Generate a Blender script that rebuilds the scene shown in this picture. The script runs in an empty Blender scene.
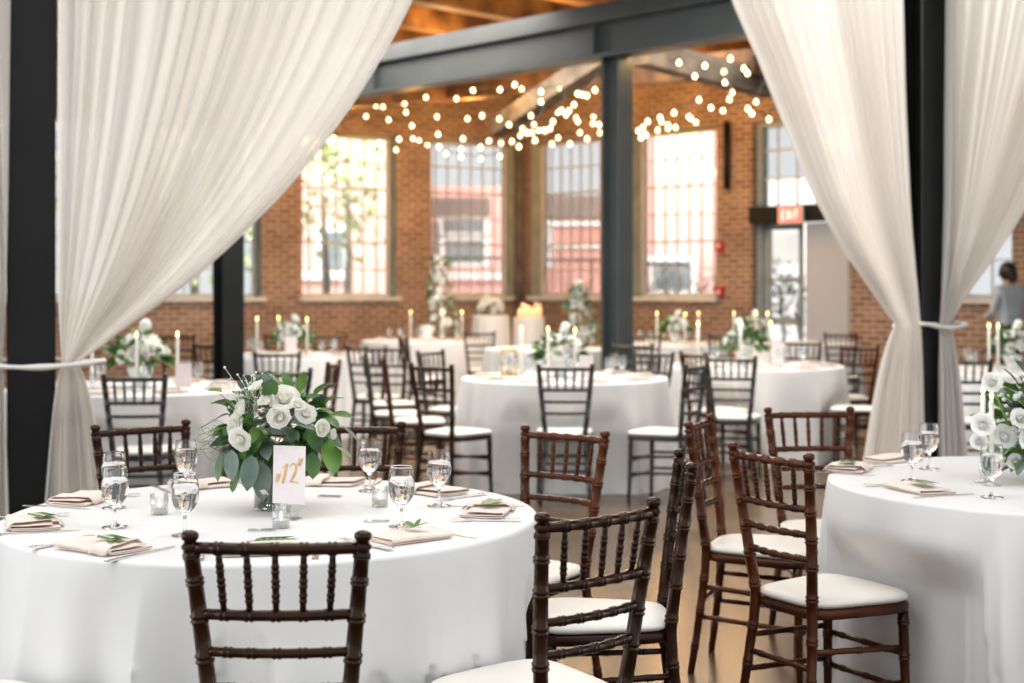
import bpy, math, random
from mathutils import Vector, Matrix, noise
C = bpy.context.scene.collection
PI = math.pi
F = 1422.22; HY = 289.0; CX = 512.0; H = 1.42   # focal length in px, horizon row, eye height
R = random.Random(7)

# ------------------------------------------------------------------ materials
def mat(name, color=(1,1,1), rough=.5, metal=0, **kw):
    m = bpy.data.materials.new(name); m.use_nodes = True
    b = m.node_tree.nodes['Principled BSDF']
    b.inputs['Base Color'].default_value = (*color, 1)
    b.inputs['Roughness'].default_value = rough
    b.inputs['Metallic'].default_value = metal
    for k, v in kw.items():
        b.inputs[k.replace('_', ' ')].default_value = v
    return m
def nodes(m): return m.node_tree.nodes, m.node_tree.links
def noise_color(m, c1, c2, scale=5, detail=4, coord='Object', stretch=None, bump=0, lo=.35, hi=.65):
    n, l = nodes(m); b = n['Principled BSDF']
    tc = n.new('ShaderNodeTexCoord'); src = tc.outputs[coord]
    if stretch:
        mp = n.new('ShaderNodeMapping'); mp.inputs['Scale'].default_value = stretch
        l.new(src, mp.inputs[0]); src = mp.outputs[0]
    t = n.new('ShaderNodeTexNoise'); t.inputs['Scale'].default_value = scale; t.inputs['Detail'].default_value = detail
    l.new(src, t.inputs['Vector'])
    r = n.new('ShaderNodeValToRGB'); r.color_ramp.elements[0].color = (*c1, 1); r.color_ramp.elements[1].color = (*c2, 1)
    r.color_ramp.elements[0].position = lo; r.color_ramp.elements[1].position = hi
    l.new(t.outputs['Fac'], r.inputs[0]); l.new(r.outputs[0], b.inputs['Base Color'])
    if bump:
        bp = n.new('ShaderNodeBump'); bp.inputs['Strength'].default_value = bump; bp.inputs['Distance'].default_value = .01
        l.new(t.outputs['Fac'], bp.inputs['Height']); l.new(bp.outputs[0], b.inputs['Normal'])
    return m
def emis(name, color, s):
    m = mat(name, color, .5)
    b = m.node_tree.nodes['Principled BSDF']
    b.inputs['Emission Color'].default_value = (*color, 1); b.inputs['Emission Strength'].default_value = s
    return m
def thin_glass(name, tint=(1,1,1), gloss=.08, rough=.02):
    m = bpy.data.materials.new(name); m.use_nodes = True; n, l = nodes(m)
    n.remove(n['Principled BSDF']); out = n['Material Output']
    t = n.new('ShaderNodeBsdfTransparent'); t.inputs[0].default_value = (*tint, 1)
    g = n.new('ShaderNodeBsdfGlossy'); g.inputs['Roughness'].default_value = rough
    lw = n.new('ShaderNodeLayerWeight'); lw.inputs[0].default_value = .25
    mr = n.new('ShaderNodeMapRange'); mr.inputs[3].default_value = gloss; mr.inputs[4].default_value = .7
    mx = n.new('ShaderNodeMixShader')
    l.new(lw.outputs['Facing'], mr.inputs[0]); l.new(mr.outputs[0], mx.inputs[0])
    l.new(t.outputs[0], mx.inputs[1]); l.new(g.outputs[0], mx.inputs[2]); l.new(mx.outputs[0], out.inputs[0])
    return m
def sheer(name, color, alpha, trans):
    m = bpy.data.materials.new(name); m.use_nodes = True; n, l = nodes(m)
    n.remove(n['Principled BSDF']); out = n['Material Output']
    d = n.new('ShaderNodeBsdfDiffuse'); d.inputs[0].default_value = (*color, 1)
    tl = n.new('ShaderNodeBsdfTranslucent'); tl.inputs[0].default_value = (*color, 1)
    tp = n.new('ShaderNodeBsdfTransparent')
    m1 = n.new('ShaderNodeMixShader'); m1.inputs[0].default_value = trans
    m2 = n.new('ShaderNodeMixShader')
    lw = n.new('ShaderNodeLayerWeight'); lw.inputs[0].default_value = .5
    mr = n.new('ShaderNodeMapRange'); mr.inputs[1].default_value = 0; mr.inputs[2].default_value = .7
    mr.inputs[3].default_value = alpha; mr.inputs[4].default_value = 1.0
    l.new(lw.outputs['Facing'], mr.inputs[0])
    l.new(d.outputs[0], m1.inputs[1]); l.new(tl.outputs[0], m1.inputs[2])
    l.new(mr.outputs[0], m2.inputs[0]); l.new(tp.outputs[0], m2.inputs[1]); l.new(m1.outputs[0], m2.inputs[2])
    l.new(m2.outputs[0], out.inputs[0])
    return m
def brick(name, c1, c2, mortar, warm=None):
    m = mat(name, c1, .85); n, l = nodes(m); b = n['Principled BSDF']
    tc = n.new('ShaderNodeTexCoord'); sx = n.new('ShaderNodeSeparateXYZ'); cb = n.new('ShaderNodeCombineXYZ')
    ad = n.new('ShaderNodeMath'); ad.operation = 'ADD'
    l.new(tc.outputs['Object'], sx.inputs[0]); l.new(sx.outputs['X'], ad.inputs[0]); l.new(sx.outputs['Y'], ad.inputs[1])
    l.new(ad.outputs[0], cb.inputs['X']); l.new(sx.outputs['Z'], cb.inputs['Y'])
    br = n.new('ShaderNodeTexBrick'); l.new(cb.outputs[0], br.inputs['Vector'])
    br.inputs['Scale'].default_value = 1; br.inputs['Brick Width'].default_value = .23; br.inputs['Row Height'].default_value = .078
    br.inputs['Mortar Size'].default_value = .011; br.inputs['Color1'].default_value = (*c1, 1); br.inputs['Color2'].default_value = (*c2, 1)
    br.inputs['Mortar'].default_value = (*mortar, 1)
    t = n.new('ShaderNodeTexNoise'); t.inputs['Scale'].default_value = 1.6; t.inputs['Detail'].default_value = 6
    l.new(cb.outputs[0], t.inputs['Vector'])
    mx = n.new('ShaderNodeMix'); mx.data_type = 'RGBA'; mx.blend_type = 'MULTIPLY'; mx.inputs['Factor'].default_value = .6
    r = n.new('ShaderNodeValToRGB'); r.color_ramp.elements[0].position = .3; r.color_ramp.elements[0].color = (.55, .5, .45, 1)
    r.color_ramp.elements[1].position = .7; r.color_ramp.elements[1].color = (1.25, 1.2, 1.15, 1)
    l.new(t.outputs['Fac'], r.inputs[0]); l.new(br.outputs['Color'], mx.inputs[6]); l.new(r.outputs[0], mx.inputs[7])
    l.new(mx.outputs[2], b.inputs['Base Color'])
    bp = n.new('ShaderNodeBump'); bp.inputs['Strength'].default_value = .4; bp.inputs['Distance'].default_value = .01
    l.new(br.outputs['Fac'], bp.inputs['Height']); bp.invert = True; l.new(bp.outputs[0], b.inputs['Normal'])
    return m

M = {}
M['linen'] = mat('white table linen', (.80, .79, .775), .55, Sheen_Weight=.25, Sheen_Roughness=.4)
noise_color(M['linen'], (.74, .73, .72), (.79, .78, .77), 3, 3)
M['wood'] = mat('dark fruitwood lacquer', (.06, .02, .01), .3, Coat_Weight=.28, Coat_Roughness=.06, Coat_Tint=(1, .72, .5, 1), Specular_Tint=(1, .65, .4, 1), Specular_IOR_Level=.22)
noise_color(M['wood'], (.006, .002, .0012), (.021, .0062, .0025), 3, 2, stretch=(3, 3, .6))
M['wood_red'] = mat('reddish mahogany lacquer', (.12, .035, .014), .3, Coat_Weight=.28, Coat_Roughness=.06, Coat_Tint=(1, .72, .5, 1), Specular_Tint=(1, .65, .4, 1), Specular_IOR_Level=.22)
noise_color(M['wood_red'], (.022, .006, .0025), (.078, .021, .007), 3, 2, stretch=(3, 3, .6))
M['wood_black'] = mat('black brown lacquer', (.02, .014, .012), .3, Coat_Weight=.3)
noise_color(M['wood_black'], (.009, .008, .008), (.028, .02, .016), 6, 4)
M['cushion'] = mat('ivory cushion vinyl', (.80, .765, .70), .5, Sheen_Weight=.2)
noise_color(M['cushion'], (.77, .735, .67), (.84, .80, .735), 4, 3)
M['floor'] = mat('polished concrete floor', (.2, .15, .11), .25)
noise_color(M['floor'], (.070, .043, .022), (.155, .100, .055), 1.3, 8, bump=.04)
M['brick'] = brick('old red brick', (.20, .102, .066), (.34, .20, .135), (.52, .43, .35))
M['brick_out'] = brick('painted brick outside', (.85, .46, .40), (.88, .50, .44), (.82, .48, .42))
M['steel'] = mat('slate grey painted steel', (.075, .095, .105), .42)
noise_color(M['steel'], (.050, .060, .063), (.070, .080, .083), 2, 3)
M['steel_dark'] = mat('black painted steel', (.013, .015, .015), .6, Specular_IOR_Level=.25)
noise_color(M['steel_dark'], (.005, .006, .006), (.009, .010, .010), 2, 3)
M['timber'] = mat('old pine timber', (.45, .22, .07), .7)
noise_color(M['timber'], (.11, .042, .010), (.40, .19, .05), 2.2, 6, stretch=(1, 1, 1), bump=.1)
M['deck'] = mat('dark ceiling boards', (.2, .09, .03), .8)
noise_color(M['deck'], (.05, .02, .007), (.19, .085, .027), 1.5, 6, stretch=(1, 4, 1))
M['timber_grey'] = mat('weathered grey timber', (.22, .18, .14), .8)
noise_color(M['timber_grey'], (.07, .055, .042), (.19, .155, .12), 3, 6)
M['sill'] = mat('pale window paint', (.72, .70, .64), .6)
noise_color(M['sill'], (.66, .64, .58), (.78, .76, .70), 5, 3)
M['jamb'] = mat('sage grey window lining', (.36, .36, .28), .7)
noise_color(M['jamb'], (.32, .32, .24), (.46, .45, .36), 4, 3)
M['muntin'] = mat('grey window bars', (.30, .31, .31), .5)
noise_color(M['muntin'], (.48, .49, .49), (.56, .57, .57), 8, 2)
M['pane'] = thin_glass('window glass', (.97, .99, .98), .04)
n_, l_ = nodes(M['pane']); o_ = n_['Material Output']; src_ = o_.inputs[0].links[0].from_socket
d_ = n_.new('ShaderNodeBsdfTranslucent'); d_.inputs[0].default_value = (.95, .96, .97, 1); x_ = n_.new('ShaderNodeMixShader'); x_.inputs[0].default_value = .24  # washed-out daylight haze put into the glass as a white translucent share
l_.new(src_, x_.inputs[1]); l_.new(d_.outputs[0], x_.inputs[2]); l_.new(x_.outputs[0], o_.inputs[0])
M['glass'] = thin_glass('clear drinking glass', (.95, .96, .96), .06)
M['crystal'] = mat('clear goblet crystal', (1, 1, 1), 0, Transmission_Weight=1, IOR=1.35)
M['water'] = mat('water', (.97, .99, 1), 0, Transmission_Weight=1, IOR=1.33)
M['thin'] = thin_glass('thin clear glass', (.93, .95, .95), .12)
M['acrylic'] = thin_glass('clear acrylic', (.96, .97, .97), .1)
M['wax'] = mat('ivory candle wax', (.88, .84, .76), .5, Subsurface_Weight=.3, Subsurface_Radius=(.02, .015, .01))
noise_color(M['wax'], (.86, .82, .74), (.9, .86, .78), 12, 2)
M['flame'] = emis('candle flame', (1, .66, .22), 9)
M['flame_soft'] = emis('tea light flame', (1, .6, .25), 7)
M['bulb'] = emis('warm globe bulb', (1, .76, .40), 6.5)
M['wire'] = mat('dark string light cable', (.02, .015, .01), .6); noise_color(M['wire'], (.015, .012, .01), (.03, .025, .02), 30)
M['sheer'] = sheer('ivory sheer voile', (.87, .845, .81), .90, .5)
M['doorcloth'] = sheer('white door curtain', (.95, .95, .93), .9, .8)
M['ribbon'] = mat('white tie back fabric', (.8, .78, .74), .7); noise_color(M['ribbon'], (.77, .75, .71), (.83, .81, .77), 20)
M['leaf'] = mat('deep green leaf', (.05, .14, .025), .42); noise_color(M['leaf'], (.022, .075, .014), (.085, .21, .04), 9, 3)
M['leaf2'] = mat('fresh green leaf', (.14, .3, .05), .45); noise_color(M['leaf2'], (.055, .145, .02), (.15, .29, .055), 9, 3)
M['euca'] = mat('grey green eucalyptus leaf', (.2, .28, .22), .55); noise_color(M['euca'], (.06, .105, .08), (.19, .25, .205), 9, 3)
M['petal'] = mat('cream white petal', (.86, .84, .76), .6, Subsurface_Weight=.5, Subsurface_Radius=(.03, .028, .022)); noise_color(M['petal'], (.90, .885, .80), (.96, .95, .90), 14, 3)
M['petal_w'] = mat('pure white petal', (.88, .88, .85), .6, Subsurface_Weight=.5, Subsurface_Radius=(.03, .03, .028)); noise_color(M['petal_w'], (.92, .92, .88), (.97, .97, .95), 14, 3)
for k_, c_ in (('petal', (.96, .945, .88)), ('petal_w', (.96, .96, .935))):
    n_, l_ = nodes(M[k_]); b_ = n_['Principled BSDF']; o_ = n_['Material Output']; b_.inputs['Subsurface Weight'].default_value = 0
    t_ = n_.new('ShaderNodeBsdfTranslucent'); t_.inputs[0].default_value = (*c_, 1); x_ = n_.new('ShaderNodeMixShader'); x_.inputs[0].default_value = .42
    l_.new(b_.outputs[0], x_.inputs[1]); l_.new(t_.outputs[0], x_.inputs[2]); l_.new(x_.outputs[0], o_.inputs[0])
M['napkin'] = mat('blush linen napkin', (.72, .58, .49), .8, Sheen_Weight=.2); noise_color(M['napkin'], (.76, .63, .545), (.83, .70, .62), 25, 4, bump=.05)
M['silver'] = mat('polished flatware steel', (.72, .71, .69), .18, 1); noise_color(M['silver'], (.68, .67, .65), (.76, .75, .73), 10)
M['card'] = mat('blush white card stock', (.80, .72, .72), .7); noise_color(M['card'], (.79, .71, .71), (.82, .74, .74), 30)
M['gold'] = mat('gold ink', (.70, .45, .16), .35, .6); noise_color(M['gold'], (.62, .39, .13), (.78, .52, .2), 40)
M['gilt'] = mat('gilded wood', (.72, .42, .10), .4, .3); noise_color(M['gilt'], (.62, .34, .07), (.8, .5, .14), 10)
M['ink'] = mat('pale grey script', (.6, .58, .55), .6); noise_color(M['ink'], (.56, .54, .51), (.64, .62, .59), 10)
M['red'] = mat('red fire alarm plastic', (.55, .03, .02), .4); noise_color(M['red'], (.5, .025, .02), (.6, .04, .03), 10)
M['exit_red'] = emis('lit red exit sign face', (1, .10, .06), 1.1)
M['exit_letter'] = emis('lit white letters', (1, .75, .68), 1.6)
M['white'] = mat('white painted metal', (.8, .8, .78), .5); noise_color(M['white'], (.78, .78, .76), (.83, .83, .81), 10)
M['door'] = mat('grey blue painted door frame', (.30, .35, .36), .5); noise_color(M['door'], (.27, .32, .33), (.34, .39, .40), 4)
M['skin'] = mat('skin', (.50, .30, .20), .5, Subsurface_Weight=.1); noise_color(M['skin'], (.46, .27, .18), (.54, .33, .23), 8)
M['hair'] = mat('black hair', (.008, .006, .005), .45); noise_color(M['hair'], (.006, .005, .004), (.016, .012, .01), 40, stretch=(1, 1, .1))
M['shirt'] = mat('blue grey work shirt', (.50, .56, .62), .85); noise_color(M['shirt'], (.45, .51, .57), (.56, .62, .68), 5)
M['trouser'] = mat('black trousers', (.012, .012, .014), .8); noise_color(M['trouser'], (.010, .010, .012), (.018, .018, .02), 8)

# ------------------------------------------------------------------ mesh helpers
class MB:
    def __init__(s): s.v = []; s.f = []; s.sm = []
    def add(s, vs, fs, smooth=True, T=None):
        o = len(s.v)
        s.v += [tuple((T @ Vector(p)) if T else p) for p in vs]
        s.f += [tuple(i+o for i in f) for f in fs]; s.sm += [smooth]*len(fs); return s
    def box(s, c, d, T=None, smooth=False):
        x, y, z = c; a, b, h = d[0]/2, d[1]/2, d[2]/2
        vs = [(x+i*a, y+j*b, z+k*h) for i in (-1, 1) for j in (-1, 1) for k in (-1, 1)]
        fs = [(0,1,3,2),(4,6,7,5),(0,4,5,1),(2,3,7,6),(0,2,6,4),(1,5,7,3)]
        return s.add(vs, fs, smooth, T)
    def beam(s, p0, p1, w, h, up=(0,0,1)):
        p0, p1 = Vector(p0), Vector(p1); d = (p1-p0); L = d.length; d.normalize()
        u = Vector(up); x = d.cross(u).normalized(); u = x.cross(d)
        T = Matrix((( *[d[0], x[0], u[0]], (p0[0]+p1[0])/2), (*[d[1], x[1], u[1]], (p0[1]+p1[1])/2), (*[d[2], x[2], u[2]], (p0[2]+p1[2])/2), (0,0,0,1)))
        return s.box((0,0,0), (L, w, h), T)
    def sweep(s, pts, rad, n=8, caps=True, T=None):
        pts = [Vector(p) for p in pts]; vs = []; fs = []; prev = None
        if not hasattr(rad, '__len__'): rad = [rad]*len(pts)
        for i, p in enumerate(pts):
            d = (pts[min(i+1, len(pts)-1)] - pts[max(i-1, 0)])
            if d.length < 1e-9: d = Vector((0,0,1))
            d.normalize()
            if prev is None:
                a = Vector((1,0,0)) if abs(d.x) < .9 else Vector((0,1,0)); x = d.cross(a).normalized()
            else:
                x = prev - d*prev.dot(d); x.normalize()
            prev = x; y = d.cross(x)
            for k in range(n):
                t = 2*PI*k/n; vs.append(p + (x*math.cos(t)+y*math.sin(t))*rad[i])
        for i in range(len(pts)-1):
            for k in range(n):
                a = i*n+k; b = i*n+(k+1) % n; fs.append((a, b, b+n, a+n))
        if caps:
            fs.append(tuple(range(n-1, -1, -1))); fs.append(tuple((len(pts)-1)*n+k for k in range(n)))
        return s.add(vs, fs, True, T)
    def lathe(s, prof, n=24, T=None, cap0=True, cap1=True):
        vs = []; fs = []
        for r, z in prof:
            for k in range(n):
                t = 2*PI*k/n; vs.append((r*math.cos(t), r*math.sin(t), z))
        m = len(prof)
        for i in range(m-1):
            for k in range(n):
                a = i*n+k; b = i*n+(k+1) % n; fs.append((a, b, b+n, a+n))
        if cap0: fs.append(tuple(range(n-1, -1, -1)))
        if cap1: fs.append(tuple((m-1)*n+k for k in range(n)))
        return s.add(vs, fs, True, T)
    def grid(s, fn, nu, nv, T=None, smooth=True, closeu=False):
        vs = [fn(i/(nu if closeu else nu-1), j/(nv-1)) for j in range(nv) for i in range(nu)]; fs = []
        for j in range(nv-1):
            for i in range(nu if closeu else nu-1):
                a = j*nu+i; b = j*nu+(i+1) % nu; fs.append((a, b, b+nu, a+nu))
        return s.add(vs, fs, smooth, T)
    def blob(s, c, r, nu=10, nv=7, sq=(1,1,1), jit=0):
        c = Vector(c)
        def fn(u, v):
            th = 2*PI*u; ph = PI*v; d = Vector((math.sin(ph)*math.cos(th)*sq[0], math.sin(ph)*math.sin(th)*sq[1], math.cos(ph)*sq[2]))
            k = r*(1 + (jit*noise.noise(d*3+c*20) if jit else 0)); return c + d*k
        return s.grid(fn, nu, nv, closeu=True)
    def mesh(s, name, m):
        me = bpy.data.meshes.new(name); me.from_pydata(s.v, [], s.f); me.polygons.foreach_set('use_smooth', s.sm)
        me.materials.append(m); me.update(); return me
    def build(s, name, m, parent=None, loc=(0,0,0)):
        o = bpy.data.objects.new(name, s.mesh(name, m)); C.objects.link(o); o.location = loc
        if parent: o.parent = parent
        return o
def tag(o, label, cat, group=None, kind=None):
    o['label'] = label; o['category'] = cat
    if group: o['group'] = group
    if kind: o['kind'] = kind
    return o
def thing(name, label, cat, loc=(0,0,0), rz=0, group=None):
    o = bpy.data.objects.new(name, None); C.objects.link(o); o.location = loc; o.rotation_euler = (0,0,rz); o.empty_display_size = .1
    return tag(o, label, cat, group)
def struct(o): o['kind'] = 'structure'; return o
KIDS = {}
def kids(o):
    return [c for c in bpy.data.objects if c.parent == o]
def dup(root, loc, rz=0, label=None, group=None, sc=1, swap=None):
    if root.name not in KIDS: KIDS[root.name] = [(c, kids(c)) for c in kids(root)]
    r = root.copy(); C.objects.link(r); r.location = loc; r.rotation_euler = (0,0,rz); r.scale = (sc, sc, sc)
    if label: r['label'] = label
    if group: r['group'] = group
    for c, gs in KIDS[root.name]:
        k = c.copy(); C.objects.link(k); k.parent = r
        if swap and k.data in swap: k.data = swap[k.data]
        for g in gs:
            q = g.copy(); C.objects.link(q); q.parent = k
    return r
def at(px, py, z):            # point on the horizontal plane z seen at a photo pixel
    Y = (H-z)*F/(py-HY); return Vector(((px-CX)*Y/F, Y, z))
def dep(px, py, Y): return Vector(((px-CX)*Y/F, Y, H-(py-HY)*Y/F))
def ang(f): return math.atan2(f[1], f[0]) - PI/2
TZ = .77
FOOT = []

# ------------------------------------------------------------------ camera
cd = bpy.data.cameras.new('camera'); cam = bpy.data.objects.new('camera', cd); C.objects.link(cam)
cam.location = (0, 0, H); cam.rotation_euler = (PI/2, 0, 0)
cd.lens = 50; cd.sensor_width = 36; cd.shift_y = -(341.5-HY)/1024
cd.dof.use_dof = True; cd.dof.focus_distance = 3.75; cd.dof.aperture_fstop = 2.9
cd.clip_end = 300
bpy.context.scene.camera = cam

# ------------------------------------------------------------------ setting
fl = MB(); fl.box((0, 12, -.05), (30, 34, .1)); struct(fl.build('floor', M['floor']))

def wall_frame(P0, d):
    d = Vector((d[0], d[1], 0)).normalized(); n = Vector((d.y, -d.x, 0))     # n points into the room
    return Vector((P0[0], P0[1], 0)), d, n
Cn = (.165, 24.0)
LW = wall_frame(Cn, (-1, -.60)); LW = (LW[0], LW[1], Vector((LW[1].y, -LW[1].x, 0)) * (1 if LW[1].x > 0 else -1))
RW = wall_frame(Cn, (1, -.93))
def fix(w):
    n = w[2]
    if n.y > 0: n = -n
    return (w[0], w[1], n)
LW = fix(LW); RW = fix(RW)
def wall_u(W, px):            # distance along a wall from the corner for a photo column
    P, d, n = W; k = (px-CX)/F
    # P+u d : X = k Y
    return (k*P.y - P.x)/(d.x - k*d.y)
WT = .42; ZTOP = 5.0
def wall_T(W):
    P, d, n = W
    return Matrix(((d.x, -n.x, 0, P.x), (d.y, -n.y, 0, P.y), (0, 0, 1, 0), (0, 0, 0, 1)))   # local x along wall, local y outward
def make_wall(name, W, u_end, openings):
    b = MB(); us = [-0.0] ; T = wall_T(W)
    cur = 0.0
    for (u0, u1, z0, z1) in openings:
        b.box(((cur+u0)/2, WT/2, ZTOP/2), (u0-cur, WT, ZTOP))
        if z0 > 0: b.box(((u0+u1)/2, WT/2, z0/2), (u1-u0, WT, z0))
        b.box(((u0+u1)/2, WT/2, (z1+ZTOP)/2), (u1-u0, WT, ZTOP-z1)); cur = u1
    b.box(((cur+u_end)/2, WT/2, ZTOP/2), (u_end-cur, WT, ZTOP))
    o = b.build(name, M['brick']); o.matrix_world = T; struct(o); return o
ZS, ZW = 1.30, 3.87
def UL(a, b): return tuple(sorted((wall_u(LW, a), wall_u(LW, b))))
def UR(a, b): return tuple(sorted((wall_u(RW, a), wall_u(RW, b))))
wl = [UL(514, 431), UL(397, 302), UL(262, 160), UL(110, -10)]
wr = [UR(531, 600), UR(631, 716)]; wdoor = UR(752, 850); wr2 = [UR(955, 1012), UR(1075, 1170)]
make_wall('wall_left', LW, 16, [(a, b, ZS, ZW) for a, b in wl])
make_wall('wall_right', RW, 15, [(a, b, ZS, ZW) for a, b in wr] + [(*wdoor, 0, ZW)] + [(a, b, ZS, 2.3) for a, b in wr2])
wn = 0
def make_window(W, u0, u1, z0, z1, cols, rows):
    global wn; wn += 1; T = wall_T(W)
    t = bpy.data.objects.new('window_%d' % wn, None); C.objects.link(t); t.matrix_world = T; struct(t)
    f = MB(); y = .28; w = .05
    f.box(((u0+u1)/2, y, z0+w/2), (u1-u0, .06, w)); f.box(((u0+u1)/2, y, z1-w/2), (u1-u0, .06, w))
    f.box((u0+w/2, y, (z0+z1)/2), (w, .06, z1-z0)); f.box((u1-w/2, y, (z0+z1)/2), (w, .06, z1-z0))
    f.build('window_frame', M['sill'], t)
    g = MB()
    for i in range(1, cols): g.box((u0+(u1-u0)*i/cols, y, (z0+z1)/2), (.016, .03, z1-z0))
    for i in range(1, rows): g.box(((u0+u1)/2, y, z0+(z1-z0)*i/rows), (u1-u0, .03, .020 if i % 2 else .034))
    g.build('glazing_bars', M['muntin'], t)
    p = MB(); p.add([(u0+.02, y, z0+.02), (u1-.02, y, z0+.02), (u1-.02, y, z1-.02), (u0+.02, y, z1-.02)], [(0,1,2,3)], False); p.build('window_pane', M['pane'], t)
    s = MB(); s.box(((u0+u1)/2, .10, z0-.035), (u1-u0+.10, .36, .07)); s.build('window_sill', M['sill'], t)
    j = MB()
    for q in (u0+.004, u1-.004): j.box((q, .13, (z0+z1)/2), (.008, .24, z1-z0))
    j.box(((u0+u1)/2, .13, z1-.004), (u1-u0, .24, .008)); j.build('window_lining', M['jamb'], t)
for a, b in wl: make_window(LW, a, b, ZS, ZW, 7, 6)
for a, b in wr: make_window(RW, a, b, ZS, ZW, 7, 6)
for a, b in wr2: make_window(RW, a, b, ZS, 2.3, 2, 2)
# entrance in the right wall: frame, transom window, door leaves
def make_door():
    T = wall_T(RW); u0, u1 = wdoor
    t = bpy.data.objects.new('door_1', None); C.objects.link(t); t.matrix_world = T; struct(t)
    y = .2; zh = 2.38; zt = 2.62; um = u0 + (u1-u0)*.46
    f = MB(); f.box((u0+.05, y, ZW/2), (.10, .16, ZW)); f.box((u1-.05, y, ZW/2), (.10, .16, ZW)); f.box(((u0+u1)/2, y, ZW-.04), (u1-u0, .14, .08))
    f.build('door_frame', M['door'], t)
    h = MB(); h.box(((u0+u1)/2, .06, (zh+zt)/2), (u1-u0, .30, zt-zh)); h.build('header', M['steel_dark'], t)
    b = MB()
    for i in range(1, 5): b.box((u0+(u1-u0)*i/5, y, (zt+ZW)/2), (.02, .03, ZW-zt))
    for i in (1, 2): b.box(((u0+u1)/2, y, zt+(ZW-zt)*i/3), (u1-u0, .03, .03))
    b.build('transom_bars', M['muntin'], t)
    p = MB(); p.add([(u0, y, zt), (u1, y, zt), (u1, y, ZW), (u0, y, ZW)], [(0,1,2,3)], False); p.build('transom_pane', M['pane'], t)
    d = MB(); d.box((u0+.15, y, zh/2), (.10, .05, zh)); d.box((um-.03, y, zh/2), (.06, .05, zh))
    for z in (.12, .95, 1.55, zh-.05): d.box(((u0+um)/2+.04, y, z), (um-u0-.1, .05, .10 if z != 1.55 else .05))
    d.build('door_leaf', M['door'], t)
    g = MB(); g.add([(u0+.1, y, 0), (um, y, 0), (um, y, zh), (u0+.1, y, zh)], [(0,1,2,3)], False); g.build('door_pane', M['pane'], t)
    l = MB(); l.box(((um+u1)/2, y, zh/2), (u1-um-.1, .02, zh-.02)); l.build('white_door_curtain', M['doorcloth'], t)
    k = MB(); k.sweep([(um-.05, y-.07, 1.0), (um-.05, y-.09, 1.12), (um-.05, y-.07, 1.25)], .012); k.build('door_handle', M['steel_dark'], t)
make_door()
# dark pipe in the corner, conduit on the pier
def on_wall(W, px, z, off=.05):
    P, d, n = W; u = wall_u(W, px); q = P + d*u + n*off; q.z = z; return q
q = on_wall(RW, 729, 0, .06)
b = MB(); b.sweep([(q.x, q.y, 2.9), (q.x, q.y, 3.9)], .05, 10); tag(b.build('conduit', M['steel_dark']), 'short dark vertical conduit high on the brick pier left of the door', 'pipe')
q = Vector((.12, 23.70, 0))
b = MB(); b.sweep([(q.x, q.y, 0), (q.x, q.y, 4.6)], .06, 12); tag(b.build('corner_pipe', M['timber_grey']), 'brown vertical pipe running up the brick corner between two windows', 'pipe')
# fire alarm boxes
for (px, py, lab, dx) in ((721, 247, 'small red fire alarm strobe on the brick pier, upper of two', .09), (721, 291, 'small red fire alarm pull box on the brick pier, lower of two', .10)):
    P = on_wall(RW, px, 0, .03); z = H-(py-HY)*P.y/F
    t = thing('fire_alarm', lab, 'fire alarm', (P.x, P.y, z), math.atan2(RW[1].y, RW[1].x))
    b = MB(); b.box((0, 0, 0), (dx*1.3, .06, .15)); b.build('alarm_body', M['red'], t)
    b = MB(); b.box((0, -.04, .02 if py < 260 else -.02), (.05, .03, .05)); b.build('alarm_lens' if py < 260 else 'alarm_lever', M['white'], t)
# exit sign
P = on_wall(RW, 797, 0, .16); z = H-(215-HY)*P.y/F
t = thing('exit_sign', 'lit red exit sign mounted on the dark header over the door', 'sign', (P.x, P.y, z), math.atan2(RW[1].y, RW[1].x))
b = MB(); b.box((0, 0, 0), (.40, .05, .24)); b.build('sign_housing', M['white'], t)
b = MB(); b.box((0, -.03, 0), (.35, .012, .19)); b.build('sign_face', M['exit_red'], t)
def strokes(mb, segs, w, y, T=None):
    for (x0, z0, x1, z1) in segs: mb.beam((x0, y, z0), (x1, y, z1), .004, w, up=(0, 0, 1) if abs(x1-x0) > 1e-6 else (1, 0, 0))
b = MB(); hh = .06; lw = .05; xs = [-.125, -.045, .035, .085]
def L_(x): return x
strokes(b, [(xs[0], -hh, xs[0], hh), (xs[0], hh, xs[0]+lw, hh), (xs[0], 0, xs[0]+lw*.8, 0), (xs[0], -hh, xs[0]+lw, -hh)], .016, -.040)
strokes(b, [(xs[1], -hh, xs[1]+lw, hh), (xs[1], hh, xs[1]+lw, -hh)], .016, -.040)
strokes(b, [(xs[2]+.01, -hh, xs[2]+.01, hh)], .016, -.040)
strokes(b, [(xs[3]+.025, -hh, xs[3]+.025, hh), (xs[3], hh, xs[3]+lw, hh)], .016, -.040)
b.build('sign_lettering', M['exit_letter'], t)

# ceiling deck, timbers, steel
D = Vector((.697, -.717, 0)); A0 = Vector((-1.88, 17.5, 0))
N = Vector((D.y, -D.x, 0)); N = N if N.y < 0 else -N
b = MB(); b.box((0, 16.5, 5.05), (30, 25, .1)); struct(b.build('ceiling', M['deck']))
jn = 0
for k in range(-7, 9):
    p = A0 + D*(k*1.25+.3); q0 = p - N*6.5; q1 = p + N*12
    b = MB(); b.beam((q0.x, q0.y, 4.83), (q1.x, q1.y, 4.83), .20, .34); jn += 1
    o = b.build('trim_%d' % jn, M['timber']); struct(o)
g0 = A0 - D*6; g1 = A0 + D*13
b = MB(); zc = 3.78
b.beam((g0.x, g0.y, zc+.02), (g1.x, g1.y, zc+.02), .26, .04); b.beam((g0.x, g0.y, zc+.38), (g1.x, g1.y, zc+.38), .26, .04)
b.beam((g0.x, g0.y, zc+.2), (g1.x, g1.y, zc+.2), .05, .36)
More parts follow.
